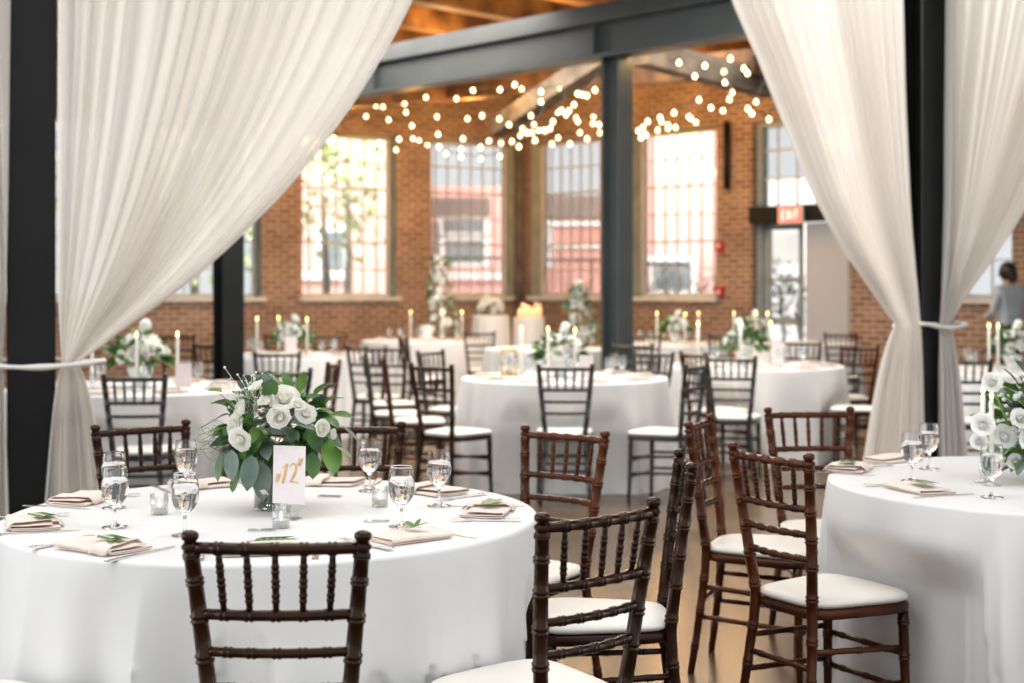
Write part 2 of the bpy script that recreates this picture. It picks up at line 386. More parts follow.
for s in (-7.6, -3.6, .0, 2.0, 4.0, 8.0): 
    p = A0 + D*(4.0+s-.0); b.beam((p.x, p.y, zc+.04), (p.x, p.y, zc+.36), .02, .24, up=(N.x, N.y, 0))
b.beam((g0.x, g0.y, zc+.48), (g1.x, g1.y, zc+.48), .16, .16)
jn += 1; struct(b.build('trim_%d' % jn, M['steel']))
# weathered timber trusses beyond the beam
def tim(a, c, w, h, m='timber_grey'):
    global jn
    b = MB(); b.beam(a, c, w, h); jn += 1; struct(b.build('trim_%d' % jn, M[m]))
tim(dep(430, 92, 21), dep(760, 62, 17), .25, .30, 'deck')
tim(dep(497, 128, 19.5), dep(612, 52, 16.2), .22, .24)
tim(dep(640, 52, 15.5), dep(770, 86, 17.5), .22, .28)
tim(dep(330, 100, 19.5), dep(520, 84, 21.5), .22, .25, 'deck')
def column(px, Y, w, m, label, rz, base=True, top=zc):
    X = (px-CX)*Y/F
    t = thing('steel_column', label, 'column', (X, Y, 0), rz)
    b = MB(); zt = top
    b.box((0, -w/2+.01, zt/2), (w, .02, zt)); b.box((0, w/2-.01, zt/2), (w, .02, zt)); b.box((0, 0, zt/2), (.02, w-.04, zt)); b.build('shaft', M[m], t)
    b = MB(); b.box((0, 0, .0125), (w+.12, w+.12, .025)); b.build('base_plate', M[m], t)
    return t
column(617, 14.55, .23, 'steel', 'slate grey steel column under the big beam, right of the middle windows', PI/4)
column(228.5, 12.6, .205, 'steel_dark', 'black steel column standing behind the left tables', PI/5, top=4.66)
cl = math.atan2(2.0, 5.11)
pL = Vector((-2.43, 7.2, 0)); pR = Vector((2.68, 9.2, 0)); LD = (pR-pL).normalized(); LN = Vector((LD.y, -LD.x, 0))  # towards camera
column(31, 7.2, .225, 'steel_dark', 'near black steel column at the left edge with white tied drapes', cl+PI/2*0, top=4.66)
column(926.5, 9.2, .225, 'steel_dark', 'near black steel column at the right between two tied drapes', cl, top=4.66)
b = MB(); e0 = pL-LD*5.6; e1 = pR+LD*5.6
b.beam((e0.x, e0.y, 4.55), (e1.x, e1.y, 4.55), .12, .22); jn += 1; struct(b.build('trim_%d' % jn, M['steel']))

# ------------------------------------------------------------------ drapes
CO = .17                                   # drapes hang this far on the camera side of the column line
PL0 = pL + LN*CO
def ray_line(px, py):                      # -> (distance along the line, height)
    k = (px-CX)/F; a = PL0; d = LD
    u = (k*a.y - a.x)/(d.x - k*d.y); Y = a.y + d.y*u
    return u, H-(py-HY)*Y/F
def interp(tab, z):
    if z >= tab[0][1]: return tab[0][0]
    for (a, za), (c, zc_) in zip(tab, tab[1:]):
        if z >= zc_:
            t = (za-z)/(za-zc_); return a+(c-a)*t
    return tab[-1][0]
def smooth_tab(tab, n=40):
    zt, zb = tab[0][1], tab[-1][1]; o = []
    for i in range(n+1):
        z = zt+(zb-zt)*i/n; acc = 0
        for q in range(-2, 3): acc += interp(tab, min(zt, max(zb, z+q*.06)))
        o.append((acc/5, z))
    o[0] = (tab[0][0], zt); o[-1] = (tab[-1][0], zb); return o
def drape(name, label, inner, outer, tie, bottom, seed, nf=17, ztop=4.42, amp=.045):
    # inner / outer: photo points of the column side and free edge above the tie, bottom: (inner px, outer px, py)
    ti = [ray_line(*p) for p in inner]; to = [ray_line(*p) for p in outer]
    # continue up to the rail
    def up(t, sl):
        u0, z0 = t[0]; return [(u0 + sl*(ztop-z0), ztop)] + t
    s0 = (to[0][0]-to[1][0])/(to[0][1]-to[1][1])
    to = up(to, s0*.75); ti = up(ti, 0)
    ti = smooth_tab(ti); to = smooth_tab(to); zt_ = tie[2]
    b0 = ray_line(bottom[0], bottom[2])[0]; b1 = ray_line(bottom[1], bottom[2])[0]
    rr = random.Random(seed); ph = [rr.uniform(0, 6.28) for _ in range(6)]
    NU, NV = 200, 110; split = .72
    wid = abs(to[0][0]-ti[0][0])
    def fn(u, v):
        if v < split:
            t = v/split; z = ztop+(zt_-ztop)*t; a = interp(ti, z); c = interp(to, z); k = u
            fall = 1.0
        else:
            t = (v-split)/(1-split); z = zt_*(1-t)+.012*t; w = t**.6
            a = interp(ti, zt_)*(1-w)+b0*w; c = interp(to, zt_)*(1-w)+b1*w; k = u
            fall = .6
        uu = u + .020*math.sin(u*9+ph[0])+.012*math.sin(u*23+ph[1]) + .004*math.sin(v*7+u*30)
        d = a+(c-a)*k; width = abs(c-a)
        phase = uu*nf*2*PI
        A = amp*min(1, .35+width/1.6) * (.65+.35*math.sin(u*11+ph[2]))
        if v > split: A = amp*(.40+.35*t)
        fz = math.sin(phase+ph[3]) + .4*math.sin(phase*2.13+ph[4]+v*3) + .3*math.sin(phase*.37+ph[5])
        lat = .25*math.cos(phase+ph[3])*width/nf*.9
        # belly: fabric droops and gathers towards the free edge
        off = A*fz + .10*(1-abs(2*t-1))*(u**2)*(1 if v < split else 0)
        p = PL0 + LD*(d+lat*(.2 if v < split else .3)) + LN*(off)
        if abs(v-split) < .06: p = PL0 + LD*d + LN*off*(.45+.55*abs(v-split)/.06)
        return (p.x, p.y, z)
    b = MB(); b.grid(fn, NU, NV); o = b.build(name, M['sheer']); tag(o, label, 'curtain'); return o
zL = ray_line(60, 364)[1]; zR = ray_line(915, 326)[1]
drape('sheer_drape', 'wide sheer ivory drape swept to the left column, leftmost large drape',
      [(57, -40), (57, 200), (58, 300), (62, 364)], [(412, 0), (388, 45), (352, 105), (300, 175), (250, 228), (200, 275), (150, 312), (100, 345), (76, 364)], (0, 0, zL), (40, 118, 500), 3, 18)
drape('sheer_drape', 'sheer ivory drape swept right and tied to the left side of the right column',
      [(904, -40), (907, 100), (912, 220), (919, 300), (921, 330)], [(722, 0), (745, 55), (770, 112), (800, 180), (830, 235), (860, 278), (885, 310), (897, 327)], (0, 0, zR), (926, 858, 462), 5, 15)
drape('sheer_drape', 'sheer ivory drape at the right edge, tied to the right side of the column',
      [(946, -40), (946, 200), (943, 300), (940, 327)], [(1150, -60), (1105, 40), (1062, 130), (1024, 203), (1000, 245), (976, 280), (957, 308), (948, 327)], (0, 0, zR), (942, 968, 462), 8, 13)
drape('sheer_drape', 'narrow glimpse of a sheer drape left of the left column',
      [(10, -40), (8, 200), (6, 300), (2, 364)], [(-330, -60), (-200, 40), (-120, 130), (-60, 230), (-30, 290), (-8, 364)], (0, 0, zL), (10, -80, 500), 9, 12)
def tieback(c, w, z, label, ext):
    b = MB(); pts = []
    for i in range(41):
        t = 2*PI*i/40; x = math.cos(t)*ext; y = math.sin(t)*.225
        x = max(-ext, min(ext, x*1.15)); y = max(-.2, min(.2, y*1.2))
        p = c + LD*x + LN*(y+.03); pts.append((p.x, p.y, z + .012*math.sin(t*3)))
    def fn(u, v):
        i = u*40; k = int(i) % 40; f = i-int(i); a = Vector(pts[k]); q = Vector(pts[(k+1) % 40]); p = a*(1-f)+q*f
        dirn = (p - Vector((c.x, c.y, p.z))).normalized(); ph = 2*PI*v
        return p + dirn*.012*math.cos(ph) + Vector((0,0,1))*(.014+.003*math.sin(u*60))*math.sin(ph)
    b.grid(fn, 80, 9, closeu=True); tag(b.build('tieback', M['ribbon']), label, 'tieback')
tieback(pL, .3, zL, 'white fabric tie back looped around the left column and drapes', .34)
tieback(pR+LD*.0, .3, zR, 'white fabric tie back looped around the right column and drapes', .165)

# ------------------------------------------------------------------ chiavari chair
def turned(mb, pts, r, rings, n=10, rr=1.19, taper=None, steps=14):
    """a turned bamboo-style bar along a smooth path; rings: positions 0..1 of double rings"""
    P = [Vector(p) for p in pts]
    if len(P) == 2:
        path = lambda t: P[0].lerp(P[1], t)
        L = (P[1]-P[0]).length
    elif len(P) == 3:
        path = lambda t: P[0]*((1-t)**2) + P[1]*(2*t*(1-t)) + P[2]*(t*t)
        L = (P[2]-P[0]).length
    else:
        def path(t):
            k = t*(len(P)-1); i = min(int(k), len(P)-2); f = k-i
            p0 = P[max(i-1,0)]; p1 = P[i]; p2 = P[i+1]; p3 = P[min(i+2, len(P)-1)]
            return .5*((2*p1)+(-p0+p2)*f+(2*p0-5*p1+4*p2-p3)*f*f+(-p0+3*p1-3*p2+p3)*f**3)
        L = sum((P[i+1]-P[i]).length for i in range(len(P)-1))
    ts = [(i/steps, 1.0) for i in range(steps+1)]
    e = .0036/L
    for c in rings:
        ts += [(c-3.0*e, 1.0), (c-2.0*e, rr), (c-1.0*e, rr), (c-.35*e, 1.02), (c+.35*e, 1.02), (c+1.0*e, rr), (c+2.0*e, rr), (c+3.0*e, 1.0)]
    bad = []
    ts = [t for t in ts if 0 <= t[0] <= 1 and not (abs(t[1]-1.0) < 1e-6 and any(abs(t[0]-c) < 2.9*e for c in rings))]
    ts.sort()
    rad = [r*k*(taper(t) if taper else 1) for t, k in ts]
    mb.sweep([path(t) for t, k in ts], rad, n)
def chair_parts(full=True):
    """returns list of (name, MB, matkey)"""
    n = 10 if full else 6; out = []
    zt = .93
    def post_x(z): return .130 + (.176-.130)*((z-.44)/.47) if z > .44 else .130 + .035*((.44-z)/.44)
    def post_y(z): return -.175 - .055*((max(z-.44,0))/.47)**1.2 if z > .44 else -.175 - .05*((.44-z)/.44)**1.3
    for s in (-1, 1):
        b = MB(); zs = [0, .15, .30, .44, .58, .72, .84, .905]
        turned(b, [(s*post_x(z), post_y(z), z) for z in zs], .0158, [.10, .22, .335, .47, .57, .655, .745, .835, .925, .975] if full else [.22, .47, .66, .83], n,
               taper=lambda t: .82+.3*min(1, t/.5)-.12*max(0, t-.5)*2 if t < .985 else .9)
        T = Matrix.Translation((s*post_x(.905), post_y(.905), .903))
        b.lathe([(.0125, 0), (.0125, .006), (.017, .010), (.0185, .016), (.017, .022), (.010, .0265), (.002, .028)], n+2, T)
        out.append(('back_post', b, 'W'))
    def rail(name, z, bow, rg, r):
        b = MB(); x = post_x(z); y = post_y(z)
        turned(b, [(-x, y, z), (0, y-bow*2, z), (x, y, z)], r, rg if full else rg[::2], n, steps=12); out.append((name, b, 'W'))
    rg = [.17, .33, .5, .67, .83]
    rail('top_rail', .895, .020, rg, .0125); rail('back_rail', .757, .022, rg, .0115); rail('back_rail', .678, .022, rg, .0105); rail('back_rail', .602, .022, rg, .0105)
    for i in range(5):
        t = (i+1)/6; t2 = .17 + .66*i/4; t2 = (i+1)/6
        def rp(z, bow, t): 
            x = post_x(z); return Vector((-x+2*x*t, post_y(z)-bow*4*t*(1-t), z))
        b = MB(); turned(b, [rp(.895, .020, t), rp(.757, .022, t)], .0070, [.3, .52, .74], n, taper=lambda q: .85+.25*math.sin(q*PI), steps=6, rr=1.22); out.append(('spindle', b, 'W'))
    # seat frame
    def seat_out(k, grow=0):
        # superellipse-ish trapezoid outline
        a = 2*PI*k; c, s_ = math.cos(a), math.sin(a); e = 2/5.0
        x = math.copysign(abs(c)**e, c); y = math.copysign(abs(s_)**e, s_)
        hw = .178+.028*y; return x*(hw+grow), y*(.190+grow)+.012 + (.012*(1-x*x) if y > .5 else 0)
    def ring(b, prof, m=40):
        vs = []; fs = []
        for g, z in prof:
            for i in range(m): x, y = seat_out(i/m, g); vs.append((x, y, z))
        for j in range(len(prof)-1):
            for i in range(m): a = j*m+i; c = j*m+(i+1) % m; fs.append((a, c, c+m, a+m))
        fs.append(tuple(range(m-1, -1, -1))); fs.append(tuple((len(prof)-1)*m+i for i in range(m))); b.add(vs, fs)
    b = MB(); ring(b, [(-.012, .413), (-.002, .414), (.003, .422), (.003, .437), (-.002, .444), (-.01, .446)]); out.append(('seat', b, 'W'))
    b = MB(); ring(b, [(-.012, .446), (-.004, .450), (.002, .456), (.002, .463), (-.006, .471), (-.025, .476), (-.06, .479), (-.12, .480)]); out.append(('cushion', b, 'C'))
    for s in (-1, 1):
        b = MB(); turned(b, [(s*.178, .178, 0), (s*.172, .172, .2), (s*.168, .168, .415)], .0165, [.16, .42, .66, .92] if full else [.4, .9], n, taper=lambda t: .75+.3*t); out.append(('leg', b, 'W'))
    def st(p, q, rg=(.2, .5, .8)):
        b = MB(); turned(b, [p, q], .0095, list(rg), n, steps=4); out.append(('stretcher', b, 'W'))
    for s in (-1, 1):
        st((s*.175, .176, .19), (s*(post_x(.21)), post_y(.21), .21)); st((s*.172, .172, .30), (s*(post_x(.32)), post_y(.32), .32))
    st((-.175, .176, .17), (.175, .176, .17)); st((-.172, .172, .28), (.172, .172, .28))
    st((-post_x(.27), post_y(.27), .27), (post_x(.27), post_y(.27), .27))
    return out
PARTS = chair_parts(True); SIMPLE = chair_parts(False)
MESH = {}
def chair_mesh(i, key):
    nm, b, k = PARTS[i]
    mk = 'cushion' if k == 'C' else key
    if (i, mk) not in MESH: MESH[(i, mk)] = b.mesh(nm, M[mk])
    return MESH[(i, mk)]
SM = {}
def simple_mesh(key):
    if key not in SM:
        big = MB(); cu = MB()
        me = None; vs = []; fs = []; sm = []; mi = []
        for nm, b, k in SIMPLE:
            o = len(vs); vs += b.v; fs += [tuple(i+o for i in f) for f in b.f]; mi += [1 if k == 'C' else 0]*len(b.f)
        me = bpy.data.meshes.new('chiavari_chair'); me.from_pydata(vs, [], fs); me.polygons.foreach_set('use_smooth', [True]*len(fs))
        me.materials.append(M[key]); me.materials.append(M['cushion']); me.polygons.foreach_set('material_index', mi); me.update(); SM[key] = me
    return SM[key]
def chair(bx, by, f, key, label, group, simple=False):
    f = Vector(f).normalized(); loc = (bx+f.x*.23, by+f.y*.23, 0); rz = ang(f); FOOT.append((loc[0], loc[1], rz))
    if simple:
        o = bpy.data.objects.new('chiavari_chair', simple_mesh(key)); C.objects.link(o); o.location = loc; o.rotation_euler = (0,0,rz); tag(o, label, 'chair', group); return o
    t = thing('chiavari_chair', label, 'chair', loc, rz, group)
    for i, (nm, b, k) in enumerate(PARTS):
        o = bpy.data.objects.new(nm, chair_mesh(i, key)); C.objects.link(o); o.parent = t
        if k == 'C': o['label'] = 'ivory cushion'
    return t
G1 = 'chairs around the near left table'; G2 = 'chairs around the near right table'; G3 = 'chairs around the middle table'; GB = 'chairs at the back tables'
chair(-.478, 2.885, (0, 1), 'wood', 'dark brown bamboo-turned chair back centred before the near left table, front', G1)
chair(.20, 3.23, (-.65, .76), 'wood', 'darkest bamboo-turned chair angled at the near table, low centre of photo', G1)
chair(.51, 4.18, (-1, .02), 'wood', 'dark chair seen edge-on, ivory seat pointing left to the near table', G1)
chair(.185, 5.02, (-.63, -.78), 'wood_red', 'brown chair facing the camera beyond the right rim of the near table', G1)
chair(-.585, 5.27, (-.02, -1), 'wood', 'brown chair facing the camera partly behind the number 12 bouquet', G1)
chair(-1.365, 5.24, (.61, -.79), 'wood', 'brown chair facing the camera at left behind the pair of water glasses', G1)
chair(-1.33, 3.02, (.52, .85), 'wood', 'chair of which only an ivory seat corner shows, bottom left corner', G1)
chair(.795, 4.39, (.86, .51), 'wood_red', 'red brown chair in full view with ivory cushion at the near right table', G2)
chair(.715, 5.41, (.93, -.36), 'wood_red', 'red brown chair behind the full-view chair, ivory seat turned to the right', G2)
chair(1.235, 5.91, (.1, -1), 'wood_red', 'red brown chair facing the camera at the back of the near right table', G2)
chair(.35, 9.32, (.02, 1), 'wood_black', 'black chair seen from behind, centred before the middle table centrepiece', G3)
chair(-.53, 9.35, (.62, .79), 'wood', 'brown chair at the left front of the middle table, ivory seat pointing right', G3)
chair(1.22, 9.42, (-.85, .5), 'wood_black', 'dark chair with ivory seat at the right front of the middle table', G3)
chair(-.93, 10.35, (1, .1), 'wood_red', 'edge-on brown chair left of the middle table, behind another chair', G3)
chair(-.66, 11.5, (.8, -.5), 'wood_black', 'dark chair facing right at the back left of the middle table', G3)
chair(1.12, 11.25, (-.6, -.8), 'wood_black', 'dark chair facing the camera at the back right of the middle table', G3)
chair(1.10, 12.9, (.3, 1), 'wood_black', 'dark chair back standing behind the right rim of the middle table', GB, True)
chair(1.61, 10.45, (.25, 1), 'wood_black', 'black chair with ivory seat seen from behind at the right rear table', GB)
chair(1.42, 11.15, (.9, .45), 'wood_red', 'edge-on red brown chair just left of a black chair at the right rear table', GB)
chair(3.0, 11.35, (-.9, .3), 'wood', 'brown chair edge-on with seat pointing left at the right rear table', GB)
chair(3.02, 12.35, (-.25, .97), 'wood_red', 'brown chair seen from behind near the right drape, behind another chair', GB, True)
chair(-2.19, 8.25, (-.08, 1), 'wood_black', 'black chair seen from behind before the left rear table, beside the drape', GB)
chair(-1.36, 8.72, (-.8, .6), 'wood_black', 'black chair turned to the left rear table, just above the near bouquet', GB)
chair(-1.22, 9.75, (-1, .1), 'wood_red', 'red brown edge-on chair right of the left rear table', GB)
chair(-1.85, 11.2, (-.1, 1), 'wood_black', 'black chair back before the table with the dark flower urn', GB, True)
chair(-2.72, 12.9, (.2, 1), 'wood', 'brown chair back just right of the black column', GB, True)
chair(-1.27, 12.4, (.25, 1), 'wood_black', 'dark chair back right of the table with the dark flower urn', GB, True)
chair(-1.08, 12.2, (.3, -1), 'wood', 'brown chair with ivory seat between the left and middle rear tables', GB, True)
chair(-1.13, 10.95, (.97, .1), 'wood_black', 'dark slanting edge-on chair left of the middle table, frontmost there', GB, True)
chair(-1.15, 15.0, (.9, .3), 'wood', 'tall looking edge-on brown chair before the far left candle table', GB, True)
chair(-3.6, 15.3, (.3, -1), 'wood', 'brown chair against the brick wall left of the far black column', GB, True)
chair(-2.0, 15.6, (0, -1), 'wood_red', 'brown chair facing the camera behind the dark flower urn table', GB, True)
chair(-2.55, 15.7, (.3, -1), 'wood_red', 'brown chair at the far side of the urn table, left of its mate', GB, True)
chair(-.38, 16.6, (.1, 1), 'wood_black', 'black chair seen from behind before the small round cake table', GB, True)
chair(2.75, 13.5, (-.3, -1), 'wood', 'brown chair at the back of the right rear table by the door', GB, True)
chair(1.45, 15.6, (.2, 1), 'wood_black', 'dark chair back before the far right candle table', GB, True)
chair(3.22, 10.1, (.2, 1), 'wood_black', 'black chair right of the right column at the edge table', GB)
chair(3.7, 16.0, (-.2, -1), 'wood', 'dark brown chair near the glazed door', GB, True)
chair(2.35, 15.7, (.1, 1), 'wood_black', 'black chair back behind the tapers of the right rear table', GB, True)

# ------------------------------------------------------------------ tables with floor length cloths
def rlimit(cx, cy, a):
    best = 9
    for (fx, fy, fr) in FOOT:
        if (fx-cx)**2+(fy-cy)**2 > 2.2: continue
        # ray from the table centre in chair space
        ca, sa = math.cos(-fr), math.sin(-fr); ox, oy = cx-fx, cy-fy; px, py = ox*ca-oy*sa, ox*sa+oy*ca
        dx, dy = math.cos(a)*ca-math.sin(a)*sa, math.cos(a)*sa+math.sin(a)*ca
        t0, t1 = -1e9, 1e9
        for p, d, lo, hi in ((px, dx, -.222, .222), (py, dy, -.25, .228)):
            if abs(d) < 1e-9:
                if p < lo or p > hi: t0 = 1e9
                continue
            u, v = (lo-p)/d, (hi-p)/d
            if u > v: u, v = v, u
            t0 = max(t0, u); t1 = min(t1, v)
        if t0 < t1 and t0 > 0: best = min(best, t0)
    return best
def cloth(cx, cy, Rr, label, seed, nf=15, amp=.045, tz=TZ, nt=240, crease=False, group='white floor-length round tablecloths', flare=.07):
    rr = random.Random(seed); ph = [rr.uniform(0, 6.28) for _ in range(8)]
    wts = [rr.uniform(.5, 1) for _ in range(8)]
    def Fo(a):
        q = a + .16*math.sin(2*a+ph[0])+.1*math.sin(3*a+ph[1])+.05*math.sin(5*a+ph[6])
        w = .55+.45*math.sin(2*a+ph[2])*math.sin(3*a+ph[3])
        s = math.sin(nf*q+ph[4]); s = 1-2*abs(math.sin((nf*q+ph[4])/2))**.7 if w > .5 else s*.8; s *= .9
        return w*(s) + .35*math.sin((nf*2-3)*q+ph[5])
    lim = [rlimit(cx, cy, 2*PI*i/nt) for i in range(nt)]; w_ = max(2, nt//90)
    kk_ = nt//5; da = 2*PI/nt
    lim = [max(.595, min(Rr+.16, x)) for x in lim]
    lim = [min(lim[(i+k) % nt] + .95*(k*da)**2 for k in range(-kk_, kk_+1)) for i in range(nt)]
    b = MB(); rings = []
    for r in (0.002, .25, .5, .75, .9, .96): rings.append(('t', r*Rr, 0))
    for k in range(7): a = PI/2*k/6; rings.append(('e', Rr-.014+.014*math.sin(a), .014*(1-math.cos(a))))
    nd = 70 if crease else 30
    for k in range(1, nd+1): rings.append(('d', Rr, .014+(tz-.016)*k/nd))
    vs = []
    for kind, r, dz in rings:
        for i in range(nt):
            a = 2*PI*i/nt
            if kind == 'd':
                t = (dz-.014)/(tz-.016); g = min(1, t*1.7); g = g*g*(3-2*g)
                rad = r + flare*t**.8 + amp*(.12*min(1, t*8)+.88*g)*Fo(a)
                if crease:
                    for (ca, cb, cw) in ((1.0, -3.35, .75), (-.9, 3.9, .62), (0, 0, .33)):
                        pass
                z = max(.003, tz-dz)
                q = min(1, max(0, (.66-z)/.18)); q = q*q*(3-2*q)
                if rad > lim[i] - .012*Fo(a): rad = rad*(1-q) + (lim[i]-.016+.016*Fo(a))*q
                x = rad*math.cos(a); y = rad*math.sin(a)
            else:
                x = r*math.cos(a); y = r*math.sin(a); z = tz-dz + (.0012*noise.noise(Vector((x*4, y*4, seed))) if kind == 't' else 0)
            if crease and kind == 'd':
                for (m, c0, w) in ((.55, 1.02, 1), (-.75, -.05, 1)):
                    s = a*Rr  # arc length coordinate
                    ln = ((a+PI/2+.45)*m + c0*.4 - (tz-z))
                    kk = math.exp(-(ln/.014)**2)*.007
                    x += kk*math.cos(a); y += kk*math.sin(a)
            vs.append((x, y, z))
    fs = []
    for j in range(len(rings)-1):
        for i in range(nt): p = j*nt+i; q = j*nt+(i+1) % nt; fs.append((p, p+nt, q+nt, q))
    fs.append(tuple(range(nt)))
    b.add(vs, fs); o = b.build('tablecloth', M['linen'], None, (cx, cy, 0)); tag(o, label, 'tablecloth', group); return o
T1 = (-.69, 4.12); T2 = (1.835, 4.79); T3 = (.385, 10.45)
cloth(*T1, .765, 'white floor-length cloth on the near round table with the number 12 card', 1, 12, .050, crease=True, nt=420)
cloth(*T2, .755, 'white floor-length cloth on the round table at the right edge, near', 2, 12, .050, nt=420)
FAR = {}
far = [('T3', T3[0], T3[1], .76, 'white cloth on the middle table behind the black chair', 0),
       ('T7', -2.50, 9.4, .82, 'white cloth on the left rear table beside the drape', 0),
       ('T8', -2.16, 14.0, .78, 'white cloth on the table with the dark flower urn', 0),
       ('T5', 2.07, 12.1, .75, 'white cloth on the right rear table before the glazed door', 0),
       ('T4', -1.10, 18.0, .80, 'white cloth on the far table with the tall white floral column', 0),
       ('T6', 1.80, 16.9, .74, 'white cloth on the far table just right of the grey column', 0),
       ('T10', 3.90, 11.4, .76, 'white cloth on the table right of the right drape column', 0),
       ('T12', .42, 15.6, .72, 'white cloth on the far table with the shorter floral column', 0),
       ('T13', 3.45, 17.2, .73, 'white cloth on the farthest table before the door', 0)]
for k, (nm, x, y, r, lab, _) in enumerate(far):
    cloth(x, y, r, lab, 20+k, 16, .04, nt=200); FAR[nm] = (x, y)
cloth(-.30, 20.0, .26, 'white cloth on the small tall cake table holding a white floral mound', 41, 9, .02, tz=1.05, nt=120, group=None, flare=.03)
cloth(.24, 20.2, .22, 'white cloth on the small tall table holding a row of glowing candles', 42, 9, .02, tz=1.02, nt=120, group=None, flare=.03)

# ------------------------------------------------------------------ glassware, candles
def goblet_proto(label, loc, simple=False):
    t = thing('water_goblet', label, 'glass', loc)
    if simple:
        b = MB(); b.lathe([(.033, 0), (.030, .003), (.005, .008), (.004, .055), (.012, .064), (.030, .082), (.036, .105), (.035, .13), (.031, .165)], 14, cap1=False)
        b.build('goblet_glass', M['thin'], t); 
        b = MB(); b.lathe([(.004, .068), (.028, .084), (.0335, .105), (.033, .125)], 14); b.build('water', M['thin'], t)
        return t
    b = MB()
    out = [(.034, 0), (.0348, .0004), (.035, .0012), (.0348, .002), (.034, .0024), (.033, .0028), (.020, .0055), (.007, .010), (.0042, .018), (.0040, .040), (.0050, .050), (.010, .058), (.022, .068), (.031, .082), (.0355, .098), (.0365, .112), (.0355, .130), (.033, .150), (.0316, .161), (.0313, .1638), (.0311, .1645)]
    inn = [(.0305, .1645), (.0303, .1638), (.0306, .161), (.0322, .150), (.0344, .130), (.0353, .112), (.0342, .098), (.0298, .084), (.0208, .0705), (.0100, .0620), (.0012, .0600)]
    b.lathe([(r_, z_+.002) for r_, z_ in out+inn], 40); b.build('goblet_glass', M['crystal'], t)
    b = MB(); b.lathe([(.0012, .0603), (.0102, .0622), (.0211, .0706), (.0301, .084), (.0345, .098), (.0356, .112), (.0351, .124), (.0338, .1362)], 40); b.v = [(x_, y_, z_+.002) for x_, y_, z_ in b.v]
    b.build('water', M['water'], t); return t
gp = goblet_proto('goblet of water on the near table, left pair, front one, nearest the rim', at(115, 528, TZ))
GG = 'water goblets on the near left table'; gp['group'] = GG
gl = [(114, 4.21, 'goblet of water directly behind the leftmost front goblet'),
      (186, 4.55, 'goblet of water standing back left of the bouquet, before a chair'),
      (185, 3.74, 'goblet of water in front of the left tea light, above the front chair post'),
      (369.5, 4.56, 'goblet of water farthest back right of the bouquet'),
      (401.5, 3.88, 'frontmost goblet of water right of the number card'),
      (439, 4.25, 'rightmost goblet of water on the near left table')]
for px, Y, lab in gl: dup(gp, ((px-CX)*Y/F, Y, TZ), R.uniform(0, 3), lab, GG)
for px, Y, lab in ((912, 4.80, 'front goblet of a pair behind a napkin on the near right table'), (929, 5.12, 'rear goblet of a pair on the near right table'), (992, 4.42, 'goblet of water before the white tapers on the near right table')):
    dup(gp, ((px-CX)*Y/F, Y, TZ), 0, lab, 'water goblets on the near right table')
def votive(loc, label, group=None):
    t = thing('tea_light_holder', label, 'candle holder', loc, 0, group)
    b = MB(); b.lathe([(.021, 0), (.024, .002), (.0265, .062), (.0245, .062), (.0225, .006), (.001, .005)], 28); b.build('glass_cup', M['glass'], t)
    b = MB(); b.lathe([(.001, .007), (.019, .007), (.020, .009), (.020, .022), (.018, .0235), (.001, .0225)], 24); w = b.build('wax_candle', M['wax'], t)
    b = MB(); b.lathe([(.0003, .0225), (.0034, .028), (.0040, .032), (.0022, .040), (.0003, .046)], 12); b.build('flame', M['flame_soft'], w)
    return t
vp = votive(at(159.5, 514.5, TZ), 'clear tea light holder with lit candle left of the bouquet', 'tea lights on the near table')
dup(vp, at(380, 506.5, TZ), 0, 'clear tea light holder with lit candle right of the number card')
dup(vp, at(281, 528, TZ), 0, 'clear tea light holder just in front of the number card')
def taper(loc, label, group=None, h=.30):
    t = thing('taper_candle', label, 'candle', loc, 0, group)
    b = MB(); b.lathe([(.036, 0), (.036, .004), (.012, .008), (.010, .03), (.015, .04), (.015, .055), (.002, .055)], 16); b.build('glass_holder', M['thin'], t)
    b = MB(); b.lathe([(.0115, .045), (.0105, .045+h*.6), (.0095, .04+h), (.003, .043+h)], 14); c = b.build('candle_stick', M['wax'], t)
    b = MB(); b.lathe([(.0004, .042+h), (.006, .050+h), (.0075, .058+h), (.004, .072+h), (.0004, .082+h)], 10); b.build('flame', M['flame'], c)
    return t
tp = None
def put_taper(px, Y, label, z=TZ+.001, group='lit tapers on the back tables', sc=1):
    global tp
    loc = ((px-CX)*Y/F, Y, z)
    if tp is None: tp = taper(loc, label, group); return tp
    return dup(tp, loc, R.uniform(0, 3), label, group, sc)
